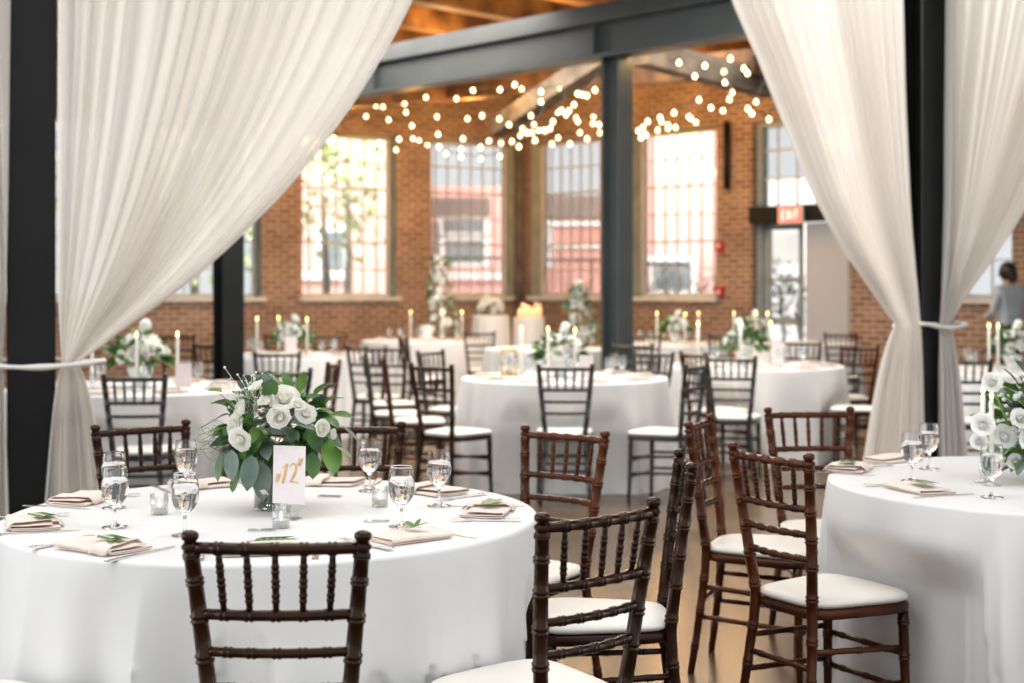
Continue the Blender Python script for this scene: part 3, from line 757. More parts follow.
for px, Y, lab in ((521.5, 10.45, 'lit ivory taper left of the middle table flowers'), (548, 10.3, 'lit ivory taper before the middle table flowers'), (575, 10.1, 'lit ivory taper behind the number card on the middle table'),
                   (92, 9.2, 'ivory taper peeking below the left drape, leftmost on its table'), (136.5, 9.05, 'lit ivory taper before the left rear table flowers'), (177.5, 9.1, 'lit ivory taper between flowers and card on the left rear table'),
                   (257, 13.9, 'lit ivory taper just right of the far black column'), (278.5, 14.3, 'lit taper left behind the dark flower urn'), (307, 13.65, 'lit taper right of the dark flower urn'),
                   (698, 11.9, 'lit taper at the left of the right rear table'), (740.5, 11.7, 'lit taper before the greenery of the right rear table'), (770.5, 12.1, 'lit taper right of the greenery of the right rear table'),
                   (410.5, 18, 'lit taper left of the tall floral column'), (442.5, 17.8, 'lit taper before the tall floral column'), (462, 18, 'lit taper right of the tall floral column'),
                   (657, 16.9, 'lit taper at the left of the far table right of the grey column'), (685, 16.5, 'lit taper amid the flowers of the table right of the grey column'), (698.5, 17.1, 'lit taper far right on the table right of the grey column'),
                   (734, 17.2, 'lit taper left of the farthest flowers before the door'), (756, 16.95, 'lit taper in the farthest group by the door, middle one'), (767.5, 17.0, 'lit taper in the farthest group by the door, right one'),
                   (989, 11.3, 'lit taper right of the right drape, left of its pair'), (998, 11.15, 'lit taper right of the right drape, right of its pair')):
    put_taper(px, Y, lab)
put_taper(983, 4.78, 'tall ivory taper on the near right table, left of a pair', group='tapers on the near right table', sc=.86)
put_taper(991.5, 4.70, 'tall ivory taper on the near right table, right of a pair', group='tapers on the near right table', sc=.82)

# ------------------------------------------------------------------ flowers and leaves
def leaf(mb, base, d, L, W, curl=.25, roll=0, fold=.25, tipw=1.0):
    d = Vector(d).normalized(); up = Vector((0,0,1)); s = d.cross(up)
    if s.length < .1: s = Vector((1,0,0))
    s.normalize(); nrm = s.cross(d); q = Matrix.Rotation(roll, 3, d); s = q @ s; nrm = q @ nrm
    vs = []; n = 7
    for i in range(n):
        t = i/(n-1); w = W*.5*(math.sin(PI*min(1, t**.85)))**.6*tipw if 0 < t < 1 else .0008
        c = Vector(base)+d*L*t - nrm*(curl*L*t*t)
        vs += [c - s*w + nrm*w*fold, c, c + s*w + nrm*w*fold]
    fs = []
    for i in range(n-1):
        a = i*3; fs += [(a, a+1, a+4, a+3), (a+1, a+2, a+5, a+4)]
    mb.add([tuple(v) for v in vs], fs)
def rose(mb, c, d, r, layers=4, open_=1.0, seed=0):
    rr = random.Random(seed); T = Vector((0,0,1)).rotation_difference(Vector(d).normalized()).to_matrix().to_4x4(); T = Matrix.Translation(c) @ T
    layers += 2
    for L in range(layers):
        k = (L+1)/layers; n = 3 + (L > 1) + (L > 3); R0 = r*(.08+.88*k**1.1); top = r*(.60-.40*k**1.6*open_); bot = -r*.55
        for i in range(n):
            a0 = 2*PI*i/n + L*1.1 + rr.uniform(-.2, .2); wd = PI/n*1.45; jz = rr.uniform(-.12, .12)*r; fl = open_*k**2
            def fn(u, v):
                uu = (u-.5)*2; a = a0+uu*wd*(.55+.45*math.sin(PI*min(1, .25+v*.6)))
                prof = math.sin(min(1, .18+v*.9)*PI/2)
                rad = R0*prof
                if v > .6: rad *= 1 + (v-.6)/.4*(fl*.42 - (1-k)*.42)
                zz = bot + (top-bot)*v*(1-.22*uu*uu*v) + jz*v - (fl*.30*r*max(0, v-.72)/.28)
                rad *= 1+.035*math.sin(uu*6+L*2+i)*v + .03*uu
                return (rad*math.cos(a), rad*math.sin(a), zz)
            mb.grid(fn, 7, 8, T)
    mb.blob(tuple(T @ Vector((0, 0, r*.02))), r*.22, 8, 6)
def rdir(rr, up=.2):
    while True:
        v = Vector((rr.uniform(-1,1), rr.uniform(-1,1), rr.uniform(-.55,1)))
        if .2 < v.length < 1: v.normalize(); return v
# ----- the near bouquet
bc = Vector((-.712, 4.20, TZ))
bq = thing('flower_bouquet', 'bouquet of white roses and green leaves in a glass jar, behind the 12 card', 'flowers', bc)
b = MB(); b.lathe([(.046, 0), (.050, .004), (.050, .120), (.044, .130), (.044, .150), (.0415, .150), (.0415, .131), (.0470, .120), (.0470, .007), (.001, .006)], 36); vz = b.build('glass_jar', M['glass'], bq)
b = MB(); b.lathe([(.001, .0075), (.0462, .0075), (.0462, .085), (.001, .085)], 32); b.build('water', M['water'], vz)
rr = random.Random(11)
cc = Vector((.020, 0, .235)); stems = MB(); dark = MB(); fresh = MB(); eu = MB()
for i in range(26):
    a = rr.uniform(0, 6.28); r0 = rr.uniform(.005, .038); a2 = a+rr.uniform(2.2, 4)
    stems.sweep([(r0*math.cos(a), r0*math.sin(a), .012), (r0*.3*math.cos(a2), r0*.3*math.sin(a2), .12), (.05*math.cos(a2), .05*math.sin(a2), .21)], .0021, 5)
stems.build('stems', M['leaf2'], bq)
ell = Vector((.155, .135, .125))
for i in range(230):
    d = rdir(rr); k = rr.uniform(.5, 1.02); p = cc + Vector((d.x*ell.x*k, d.y*ell.y*k, d.z*ell.z*k))
    dd = (d + Vector((rr.uniform(-.5,.5), rr.uniform(-.5,.5), rr.uniform(-.5,.3)))).normalized()
    tgt = dark if i % 5 < 3 else (fresh if i % 5 == 3 else eu)
    leaf(tgt, p, dd, rr.uniform(.045, .07), rr.uniform(.034, .048), rr.uniform(.1, .6), rr.uniform(-1, 1), .22)
# hanging and outlying leaves that give the outline
def bp(px, py, Y=4.15): return dep(px, py, Y) - bc
for (px, py, dx, dy, L, W, tg) in ((322, 440, .35, -1, .13, .075, fresh), (312, 452, .1, -1, .10, .05, dark), (330, 446, 1, -.5, .085, .05, dark), (335, 425, 1, -.6, .10, .045, eu),
        (228, 392, -1, .35, .055, .045, fresh), (236, 402, -1, .1, .075, .05, fresh), (222, 455, -.2, -1, .10, .05, dark), (232, 450, 0, -1, .11, .05, eu), (252, 455, -.1, -1, .13, .055, eu),
        (262, 462, .05, -1, .14, .06, eu), (245, 470, -.35, -1, .08, .04, dark), (310, 395, .7, .8, .09, .05, fresh), (320, 402, 1, .5, .08, .06, fresh), (300, 392, .2, 1, .085, .04, fresh), (325, 415, 1, .2, .09, .05, fresh),
        (270, 400, .1, 1, .09, .05, dark), (240, 410, -.5, .8, .09, .04, fresh), (286, 420, 1, -.3, .10, .045, eu), (275, 425, .6, -.5, .09, .045, eu), (300, 440, .8, .1, .10, .06, dark), (232, 480, .0, -1, .045, .014, dark),
        (262, 428, -.3, -.8, .10, .055, dark), (305, 425, .4, -.8, .10, .06, dark)):
    p = bp(px+5*(1 if dx > .3 else (-1 if dx < -.3 else 0)), py, 4.06+R.uniform(-.02, .04)); leaf(tg, p, (dx, -.35, dy), L*.78, W*.95, R.uniform(.05, .3), R.uniform(-.4, .4)+PI/2*0, .15)
for (px, py, r) in ((265, 383, .026), (272, 391, .020), (258, 379, .013)):
    c = bp(px, py, 4.12); 
    def disc(u, v): return c + Vector((math.cos(2*PI*u)*r*v, .3*r*v*v-.004*math.sin(2*PI*u), math.sin(2*PI*u)*r*v))
    eu.grid(disc, 18, 4, closeu=True)
dark.build('dark_leaves', M['leaf'], bq); fresh.build('bright_leaves', M['leaf2'], bq); eu.build('eucalyptus_leaves', M['euca'], bq)
rs = [(279, 417, .034, (-.05, -1, .25)), (306, 413, .028, (.4, -.8, .5)), (284, 397, .040, (.1, -.8, .8)), (322, 428, .026, (.7, -.7, .1)), (240, 409, .028, (-.8, -.6, .4)), (234, 426, .034, (-.7, -.8, .1)), (239, 440, .032, (-.4, -1, -.3)), (266, 400, .026, (-.4, -.6, .8)), (256, 386, .024, (-.5, -.4, .9)), (298, 404, .022, (.4, -.7, .6)), (333, 434, .016, (1, -.4, 0)), (264, 492, .015, (-.3, -.5, -1))]
for i, (px, py, r, d) in enumerate(rs):
    m = MB(); rose(m, bp(px, py, 4.03+.015*(i % 3)), d, r*.86, 4 if r > .02 else 3, 1.0 if i in (1, 2, 5, 6) else .55, i); m.build('white_rose', M['petal'], bq)
b = MB()
for i in range(46):
    p0 = bp(rr.uniform(236, 262), rr.uniform(396, 420), 4.12); p1 = p0 + Vector((rr.uniform(-.06, .03), rr.uniform(-.03, .03), rr.uniform(.02, .10)))
    b.sweep([p0, (p0+p1)/2+Vector((.004, 0, .004)), p1], .0007, 4); b.blob(p1, rr.uniform(.0022, .0045), 6, 4)
b.build('waxflower_sprigs', M['petal'], bq)
b = MB()
for i in range(14):
    p0 = bp(230, 440+rr.uniform(-14, 14), 4.12); pts = [p0]; 
    for k in range(7): pts.append(pts[-1]+Vector((-.012+.01*math.sin(k*1.7+i), rr.uniform(-.008, .008), -.010*math.cos(k*.9+i)*1.2)))
    b.sweep(pts, .0007, 4)
b.build('curling_tendrils', M['leaf'], bq)

# ----- centrepiece template for the back tables
def centrepiece(loc, label, seed, urn=False, sx=1):
    t = thing('flower_centrepiece', label, 'flowers', loc, 0, 'flower centrepieces on the back tables'); rr = random.Random(seed)
    b = MB(); b.lathe([(.05, 0), (.055, .01), (.04, .03), (.06, .06), (.075, .11), (.07, .12), (.002, .115)], 20); b.build('flower_bowl', M['steel_dark'] if urn else M['white'], t)
    g = MB(); g2 = MB()
    for i in range(130):
        d = rdir(rr); p = Vector((0, 0, .17)) + Vector((d.x*.13, d.y*.12, d.z*.09))
        if d.z < -.25: continue
        leaf(g if i % 3 else g2, p, d+Vector((0, 0, rr.uniform(-.3, .3))), rr.uniform(.07, .12), rr.uniform(.03, .05), rr.uniform(.1, .5), rr.uniform(-1, 1))
    g.build('foliage', M['leaf'], t); g2.build('bright_foliage', M['leaf2'], t)
    for i in range(13):
        d = rdir(rr); d.z = abs(d.z)*.9+.05; d.y = -abs(d.y) if i % 3 else d.y; d.normalize(); m = MB(); rose(m, Vector((0, 0, .17))+Vector((d.x*.17, d.y*.15, d.z*.14)), d, rr.uniform(.030, .046), 3, .7, seed*20+i); m.build('white_flower', M['petal_w'], t)
    for i in range(2):
        a = rr.uniform(-1, 1); p = Vector((math.sin(a)*.08, 0, .34+.03*i)); m = MB(); m.sweep([(0, 0, .18), tuple(p)], .003, 5); m.blob(p, .035, 10, 7, jit=.3); m.build('tall_bloom', M['petal_w'], t)
    return t
cps = [(560, 10.5, 'white and green centrepiece on the middle table'), (140, 9.4, 'leafy white centrepiece on the left rear table beside the drape'), (292, 14.0, 'white centrepiece in a dark urn on the far left table'),
       (744, 12.1, 'leafy centrepiece on the right rear table before the door'), (675, 17.0, 'white centrepiece on the far table right of the grey column'), (1013, 11.4, 'green and white centrepiece at the right edge beyond the drape'), (752, 17.4, 'farthest centrepiece, by the glazed door')]
protos = [centrepiece(((cps[0][0]-CX)*cps[0][1]/F, cps[0][1], TZ), cps[0][2], 5), centrepiece(((cps[2][0]-CX)*cps[2][1]/F, cps[2][1], TZ), cps[2][2], 9, True)]
for i in (1, 3, 4, 5, 6):
    px, Y, lab = cps[i]; dup(protos[0], ((px-CX)*Y/F, Y, TZ), R.uniform(-.5, .5)+(PI if i == 3 else 0), lab, None, 1.12 if i == 1 else 1.0)
# tall floral columns
def floral_column(loc, h, label, seed, w=.13):
    t = thing('floral_column', label, 'flowers', loc); rr = random.Random(seed)
    b = MB(); b.lathe([(.06, 0), (.06, .01), (.012, .02), (.012, h*.9)], 12); b.build('stand', M['white'], t)
    g = MB(); g2 = MB()
    for i in range(320):
        k = rr.random(); a = rr.uniform(0, 6.28); r0 = w*(1.1-.7*k)*rr.uniform(.4, 1); p = Vector((r0*math.cos(a)+.03*math.sin(k*7), r0*math.sin(a), .08+k*h*.88)); d = Vector((math.cos(a), math.sin(a), rr.uniform(-.3, .8)))
        leaf(g if i % 3 else g2, p, d, rr.uniform(.05, .10), rr.uniform(.02, .04), .2, rr.uniform(-1, 1))
    g.build('foliage', M['leaf'], t); g2.build('pale_foliage', M['euca'], t)
    for i in range(24):
        k = (i+rr.random())/24; a = rr.uniform(PI, 2*PI) if i % 3 else rr.uniform(0, PI); r0 = w*(1.0-.6*k); p = Vector((r0*math.cos(a)+.03*math.sin(k*7), r0*math.sin(a), .06+k*h*.92)); m = MB(); rose(m, p, (math.cos(a), math.sin(a), .4), rr.uniform(.032, .050)*(1.15-.4*k), 3, .7, seed*30+i); m.build('white_flower', M['petal_w'], t)
    return t
floral_column(((441-CX)*18.1/F, 18.1, TZ), 1.12, 'tall column of white flowers and greenery before the middle pier', 3, .20)
floral_column(((580-CX)*15.7/F, 15.7, TZ), .74, 'shorter column of white flowers left of the grey steel column', 4, .15)
# floral mound on the cake table
t = thing('floral_mound', 'low mound of white flowers on the small tall cake table', 'flowers', (-.30, 20.0, 1.05)); g = MB(); rr = random.Random(2)
for i in range(50):
    d = rdir(rr); d.z = abs(d.z); leaf(g, (d.x*.1, d.y*.1, .04+d.z*.08), d, .09, .04, .3, 0)
g.build('foliage', M['leaf'], t)
for i in range(34):
    d = rdir(rr); d.z = abs(d.z); k = rr.uniform(.75, 1) if i % 2 else 1; d.y = -abs(d.y) if i % 3 else d.y; m = MB(); rose(m, Vector((d.x*.17*k, d.y*.15, .08+d.z*.19*k)), d, .05, 3, .6, i); m.build('white_flower', M['petal_w'], t)
# row of glowing candles
for k in range(7):
    x = -.13+.055*k; pos = (.22+x*.85, 20.12+.06*(k % 2), 1.02); hgt = .05+.025*((k*3) % 4)
    t = thing('pillar_candle', 'glowing amber glass candle in the row on the small tall far table', 'candle', pos, 0, 'row of glowing candles on the small tall table')
    b = MB(); b.lathe([(.033, 0), (.034, .01), (.034, .09+hgt), (.031, .09+hgt), (.030, .01), (.001, .008)], 14); b.build('amber_glass', M['thin'], t)
    b = MB(); b.lathe([(.001, .009), (.028, .009), (.028, .05+hgt), (.001, .05+hgt)], 12); c = b.build('wax_candle', emis('glowing wax', (1, .42, .16), 2.2) if k == 0 else bpy.data.materials['glowing wax'], t)
    b = MB(); b.lathe([(.0005, .05+hgt), (.008, .062+hgt), (.0005, .085+hgt)], 8); b.build('flame', M['flame_soft'], c)
# near right table centrepiece
rc = Vector((1.83, 4.80, TZ))
t = thing('flower_bouquet', 'full bouquet of white roses, tiny filler blossoms and greenery at the right edge', 'flowers', rc); rr = random.Random(21)
b = MB(); b.lathe([(.07, 0), (.075, .01), (.08, .10), (.075, .11), (.002, .10)], 24); b.build('flower_bowl', M['white'], t)
g = MB(); g2 = MB(); g3 = MB(); c0 = Vector((0, 0, .17))
for i in range(300):
    d = rdir(rr); k = rr.uniform(.5, 1); p = c0+Vector((d.x*.20*k, d.y*.19*k, d.z*.20*k))
    if p.z < .09: continue
    leaf((g, g, g2, g3)[i % 4], p, d+Vector((rr.uniform(-.4,.4), 0, rr.uniform(-.5, .5))), rr.uniform(.05, .10), rr.uniform(.018, .04), rr.uniform(.1, .5), rr.uniform(-1, 1))
for i in range(9): leaf(g2, Vector((-.16, -.06, .06+.02*(i % 3))), (-1, -.3, -.25+.07*i), .09, .02, .2, 0)
g.build('foliage', M['leaf'], t); g2.build('bright_foliage', M['leaf2'], t); g3.build('eucalyptus_leaves', M['euca'], t)
def rp(px, py, Y=4.68): return dep(px, py, Y)-rc
for i, (px, py, r) in enumerate(((992, 382, .034), (1005, 436, .042), (983, 424, .040), (979, 441, .030), (1021, 418, .036), (1016, 462, .030), (1034, 440, .05), (1048, 410, .05))):
    m = MB(); rose(m, rp(px, py, 4.66+.03*(i % 2)), (-.3 if px < 1000 else 0, -1, .4), r*.78, 4, .8, 60+i); m.build('white_rose', M['petal_w'], t)
m = MB(); m.sweep([rp(992, 386), rp(1000, 405), rp(1008, 425)], .004, 6); m.build('flower_stem', M['leaf2'], t)
b = MB()
for i in range(110):
    d = rdir(rr); d.y = -abs(d.y); p = c0 + Vector((d.x*.21, d.y*.19, d.z*.21+.01))
    if p.z < .02: continue
    b.blob(p, rr.uniform(.005, .010), 6, 5)
    b.sweep([c0+d*.1, p], .0008, 3)
b.build('filler_blossoms', M['petal_w'], t)

# ------------------------------------------------------------------ place settings
def napkin_mesh(seed):
    rr = random.Random(seed); path = []       # folded strip seen from its side: y,z
    W = .062; h = .0065; layers = 3
    y0, y1 = -W, W
    for L in range(layers):
        z = .002+h*L; a, c = (y0, y1) if L % 2 == 0 else (y1, y0)
        for k in range(7): path.append((a+(c-a)*k/6*(1 if L < 2 else .86), z+.0008*math.sin(k+L+seed)))
        if L < layers-1:
            s = 1 if L % 2 == 0 else -1
            for k in range(1, 5): q = PI*k/5; path.append((c+s*math.sin(q)*h*.7, z+h*.5*(1-math.cos(q))))
    nx = 13; th = .0022
    def fn(u, v):
        i = v*(len(path)-1); k = min(int(i), len(path)-2); f = i-k; y = path[k][0]*(1-f)+path[k+1][0]*f; z = path[k][1]*(1-f)+path[k+1][1]*f
        x = (u-.5)*.20; return (x*(1+.03*math.sin(y*40+seed)) + y*.08, y*(1-.05*abs(u-.5)), z + .003*math.sin(u*5+seed)*(z/.02))
    b = MB(); b.grid(fn, nx, len(path)); 
    return b
def solid(o, th):
    m = o.modifiers.new('thickness', 'SOLIDIFY'); m.thickness = th; m.offset = 1; return o
def wrap(b, seed):           # a second fold laid across one end
    def fn(u, v):
        y = (v-.5)*.15; x = .045+(u-.5)*.06+.012*math.sin(v*4+seed); z = .0235-.020*max(0, abs(v-.5)-.40)/.1
        return (x, y, z+.002*math.sin(u*6))
    b.grid(fn, 7, 15)
NM = []
for s in range(3):
    b = napkin_mesh(s); 
    if s: wrap(b, s)
    NM.append(b.mesh('folded_napkin', M['napkin']))
def napkin(x, y, rz, label, v, group='folded blush napkins'):
    o = bpy.data.objects.new('folded_napkin', NM[v]); C.objects.link(o); o.location = (x, y, TZ+.001); o.rotation_euler = (0, 0, rz); solid(o, .0022); tag(o, label, 'napkin', group)
b = MB(); 
for i in range(5):
    for s in (-1, 1): leaf(b, (-.03+.016*i, 0, .003), (.75, s*.55, .16), .046, .015, .12, 0, .1)
leaf(b, (.04, 0, .003), (1, 0, .1), .04, .011, .1, 0, .1); b.sweep([(-.05, 0, .002), (.045, 0, .003)], .0009, 5)
SPR = b.mesh('olive_sprig', M['leaf2'])
b = MB()
for i in range(3):
    for s in (-1, 1): leaf(b, (-.008+.008*i, 0, .003), (.6, s*.75, .35), .042, .014, .1, 0, .1)
leaf(b, (.012, 0, .003), (1, 0, .5), .042, .013, .1, 0, .1); SPR2 = b.mesh('olive_sprig', M['leaf2'])
def sprig(x, y, rz, label, v=0, dz=.0275):
    o = bpy.data.objects.new('leaf_sprig', SPR2 if v else SPR); C.objects.link(o); o.location = (x, y, TZ+dz); o.rotation_euler = (0, 0, rz); tag(o, label, 'leaf sprig', 'leaf sprigs on the napkins')
def flat(outline, th, bend=None):
    b = MB(); n = len(outline); vs = [(x, y, 0) for x, y in outline]+[(x, y, th) for x, y in outline]
    if bend: vs = [(x, y, z+bend(y)) for x, y, z in vs]
    b.add(vs, [tuple(range(n-1, -1, -1)), tuple(range(n, 2*n))] + [(i, (i+1) % n, (i+1) % n+n, i+n) for i in range(n)], False); return b
def fork_mesh():
    b = MB(); bend = lambda y: .004+.006*math.cos((y+.1)/.2*PI*2)*.5
    def seg(y0, w0, y1, w1, xoff=0):
        k = 6
        for i in range(k):
            a = y0+(y1-y0)*i/k; c = y0+(y1-y0)*(i+1)/k; wa = w0+(w1-w0)*i/k; wc = w0+(w1-w0)*(i+1)/k
            b.add([(xoff-wa, a, bend(a)), (xoff+wa, a, bend(a)), (xoff+wc, c, bend(c)), (xoff-wc, c, bend(c)), (xoff-wa, a, bend(a)+.002), (xoff+wa, a, bend(a)+.002), (xoff+wc, c, bend(c)+.002), (xoff-wc, c, bend(c)+.002)],
                  [(0,3,2,1), (4,5,6,7), (0,1,5,4), (2,3,7,6), (1,2,6,5), (3,0,4,7)])
    seg(-.10, .009, -.08, .0095); seg(-.08, .0095, .0, .004); seg(.0, .004, .035, .003); seg(.035, .003, .05, .012); seg(.05, .012, .056, .012)
    for i in range(4): seg(.056, .0018, .10, .0012, -.0102+.0068*i)
    return b
FORK = fork_mesh().mesh('fork', M['silver'])
def knife_mesh():
    b = MB(); pts = [(-.008, -.115), (.008, -.115), (.0065, 0), (.009, .01), (.010, .08), (.004, .11), (-.001, .118), (-.006, .01), (-.0065, 0)]
    return flat(pts, .003)
KNIFE = knife_mesh().mesh('table_knife', M['silver'])
def cutlery(me, name, x, y, rz, label):
    o = bpy.data.objects.new(name, me); C.objects.link(o); o.location = (x, y, TZ+.0005); o.rotation_euler = (0, 0, rz); tag(o, label, name.split('_')[-1], 'flatware on the near tables')
Wh = [('front centre of the near table', -83, .615, 0, 1), ('beside the front right of the near table', -45, .60, 0, 1), ('at the right rim of the near table', 0, .615, 2, 1), ('behind the rightmost goblet', 43, .60, 1, 0),
      ('behind the bouquet', 82, .62, 2, 0), ('at the back left behind goblets', 121, .64, 1, 0), ('left rear beside the drape', 160, .66, 2, 0), ('cut by the left photo edge', 199, .66, 1, 1), ('front left before the goblet pair', 240, .66, 1, 1)]
for i, (w, a, r, v, sp) in enumerate(Wh):
    a = math.radians(a); x = T1[0]+r*math.cos(a); y = T1[1]+r*math.sin(a); rz = a+PI/2     # local +y points to the centre
    napkin(x, y, rz + R.uniform(-.15, .15), 'folded blush napkin '+w, v)
    if sp: sprig(x+.01, y, rz + (.5 if i % 2 else -.3) + (.4 if i == 0 else 0), 'green leaf sprig on the napkin '+w, 1 if i == 1 else 0)
    tx, ty = math.cos(rz), math.sin(rz)
    cutlery(FORK, 'fork', x-tx*.145, y-ty*.145, rz, 'silver fork left of the napkin '+w)
    cutlery(KNIFE, 'table_knife', x+tx*.13, y+ty*.13, rz, 'silver knife right of the napkin '+w)
for i, (px, py, lab, sp) in enumerate(((918, 491, 'at the front of the near right table', 1), (850, 470, 'at the left rim of the near right table', 1), (893, 461, 'behind the goblet pair of the near right table', 0))):
    p = at(px, py, TZ); a = math.atan2(p.y-T2[1], p.x-T2[0]); rz = a+PI/2
    napkin(p.x, p.y, rz, 'folded blush napkin '+lab, i % 2)
    if sp: sprig(p.x, p.y, rz, 'green sprig on napkin '+lab)
    tx, ty = math.cos(rz), math.sin(rz)
    cutlery(KNIFE, 'table_knife', p.x+tx*.13, p.y+ty*.13, rz, 'silver knife right of napkin '+lab)
    if i < 2: cutlery(FORK, 'fork', p.x-tx*.145, p.y-ty*.145, rz, 'silver fork left of napkin '+lab)
# small clear place cards with faint script
for px, py, lab in ((262, 531, 'clear place card with faint script before the number card'), (376, 522, 'clear place card with faint script in front of a tea light'), (330, 497, 'clear place card lying behind the number card')):
    p = at(px, py, TZ); t = thing('place_card', lab, 'place card', p, R.uniform(-.2, .2), 'clear acrylic place cards')
    b = MB(); b.box((0, 0, .0035), (.075, .03, .003)); b.build('acrylic_plate', M['acrylic'], t)
    b = MB(); b.sweep([(-.028+.0024*i, .006*math.sin(i*1.9)*(.5+.5*math.sin(i*.7)), .0035) for i in range(24)], .0007, 4); b.build('script', M['ink'], t)

# number card "12"
cpos = Vector(((287.7-CX)*4.02/F, 4.02, TZ)); cr = -.30
t = thing('table_number_card', 'blush white card with gold number 12 on a clear stand', 'sign', cpos, cr)
b = MB(); b.box((0, .004, .124), (.100, .0012, .164), Matrix.Rotation(-.04, 4, 'X')); cdo = b.build('card', M['card'], t)
b = MB(); b.box((0, 0, .0015), (.07, .05, .003)); b.box((0, .012, .02), (.06, .003, .04)); b.box((0, -.004, .012), (.06, .003, .020)); b.build('acrylic_stand', M['acrylic'], t)
b = MB(); yf = -.0015
def ribbon(mb, pts, ws, y0=None):
    vs = []; n = len(pts)
    for i, (x, z) in enumerate(pts):
        x0, z0 = pts[max(i-1, 0)]; x1, z1 = pts[min(i+1, n-1)]; dx, dz = x1-x0, z1-z0; L = math.hypot(dx, dz) or 1; nx, nz = -dz/L, dx/L
        y = .0026 + (z-0.0)*0.0
        yy = .004 - .0014 + z*.04 - .0
        for s in (-1, 1): vs.append((x+s*nx*ws[i], yy-.0004, z+s*nz*ws[i]))
    mb.add(vs, [(2*i, 2*i+1, 2*i+3, 2*i+2) for i in range(n-1)], False)
def bez(P, n=14):
    o = []
    for i in range(n+1):
        t = i/n; Q = [Vector(p) for p in P]
        while len(Q) > 1: Q = [Q[k].lerp(Q[k+1], t) for k in range(len(Q)-1)]
        o.append((Q[0].x, Q[0].y))
    return o
zc0 = .125
pts = [(x-.012, z+zc0) for x, z in bez([(.006, .030), (.002, .010), (-.008, -.026)])]; ribbon(b, pts, [.0034+.0008*math.sin(i/14*PI) for i in range(15)])
pts = [(x-.012, z+zc0) for x, z in bez([(-.006, .018), (0, .024), (.006, .030)])]; ribbon(b, pts, [.0014]*15)
two = bez([(.002, .020), (.008, .038), (.034, .036), (.024, .008), (.004, -.022)]); ribbon(b, [(x, z+zc0) for x, z in two], [.0011+.0030*(i/14)**1.2*(1 if i < 13 else .6) for i in range(15)])
ribbon(b, [(x, z+zc0) for x, z in bez([(.004, -.022), (.012, -.016), (.020, -.026), (.030, -.020)])], [.0013]*15)
for (x0, z0, dx, dz) in ((-.038, -.028, .006, .024), (.031, .020, .006, .022)):
    ribbon(b, [(x0+dx*k/5, z0+dz*k/5+zc0) for k in range(6)], [.0005]*6)
    for k in range(1, 6):
        for s in (-1, 1):
            bx, bz = x0+dx*k/5, z0+dz*k/5+zc0; ribbon(b, [(bx, bz), (bx+s*.004, bz+.003), (bx+s*.0065, bz+.007)], [.0003, .0016, .0003])
b.build('gold_number', M['gold'], cdo)

# far table cards, glasses, napkins
def far_card(px, Y, label, w=.10, h=.15):
    t = thing('table_card', label, 'sign', ((px-CX)*Y/F, Y, TZ), R.uniform(-.2, .2), 'table number cards on the back tables')
    b = MB(); b.box((0, 0, .03+h/2), (w, .002, h)); b.build('card', M['card'], t)
    b = MB(); b.box((0, 0, .002), (.07, .05, .004)); b.box((0, .004, .03), (.06, .003, .06)); b.build('acrylic_stand', M['acrylic'], t)
far_card(586, 10.1, 'pale table card right of the middle table flowers'); far_card(183.5, 9.0, 'pale table card right of the left rear table flowers', .10, .15); far_card(291, 13.5, 'pale table card before the dark flower urn', .11, .17)
far_card(778, 11.8, 'pale table card right of the right rear table greenery', .11, .18); far_card(426, 17.6, 'pale table card left of the tall floral column', .14, .17); 
sg = None; gi = 0
desc = {'T3': 'middle table', 'T7': 'left rear table beside the drape', 'T8': 'dark flower urn table', 'T5': 'right rear table before the door', 'T10': 'table right of the right drape', 'T6': 'far table right of the grey column', 'T4': 'far table with the tall floral column'}
napm = NM[1]
for key in desc:
    x0, y0 = FAR[key]; nn = 9
    for k in range(nn):
        a = 2*PI*k/nn+.3*len(key)+y0; r = .45 if k % 2 else .42
        x = x0+r*math.cos(a); y = y0+r*math.sin(a)*.98
        lab = 'water goblet on the '+desc[key]; grp = 'water goblets on the '+desc[key]
        if sg is None: sg = goblet_proto(lab, (x, y, TZ), True); sg['group'] = grp
        else: dup(sg, (x, y, TZ), 0, lab, grp)
        x = x0+.60*math.cos(a+.25); y = y0+.60*math.sin(a+.25)
        o = bpy.data.objects.new('folded_napkin', napm); C.objects.link(o); o.location = (x, y, TZ+.001); o.rotation_euler = (0, 0, a+.25+PI/2); solid(o, .003); tag(o, 'folded blush napkin on the '+desc[key], 'napkin', 'blush napkins on the '+desc[key])
# gilded lantern on the middle table
P = dep(509, 372, 10.72); t = thing('gilt_lantern', 'small gilded open frame lantern at the back of the middle table', 'lantern', (P.x, P.y, TZ))
b = MB()
for sx in (-1, 1):
    for sy in (-1, 1): b.box((sx*.05, sy*.05, .10), (.016, .016, .18))
b.box((0, 0, .006), (.13, .13, .012)); b.box((0, 0, .19), (.13, .13, .014)); b.build('lantern_frame', M['gilt'], t)
b = MB(); b.lathe([(.02, .012), (.02, .08), (.002, .08)], 12); b.build('wax_candle', M['wax'], t)

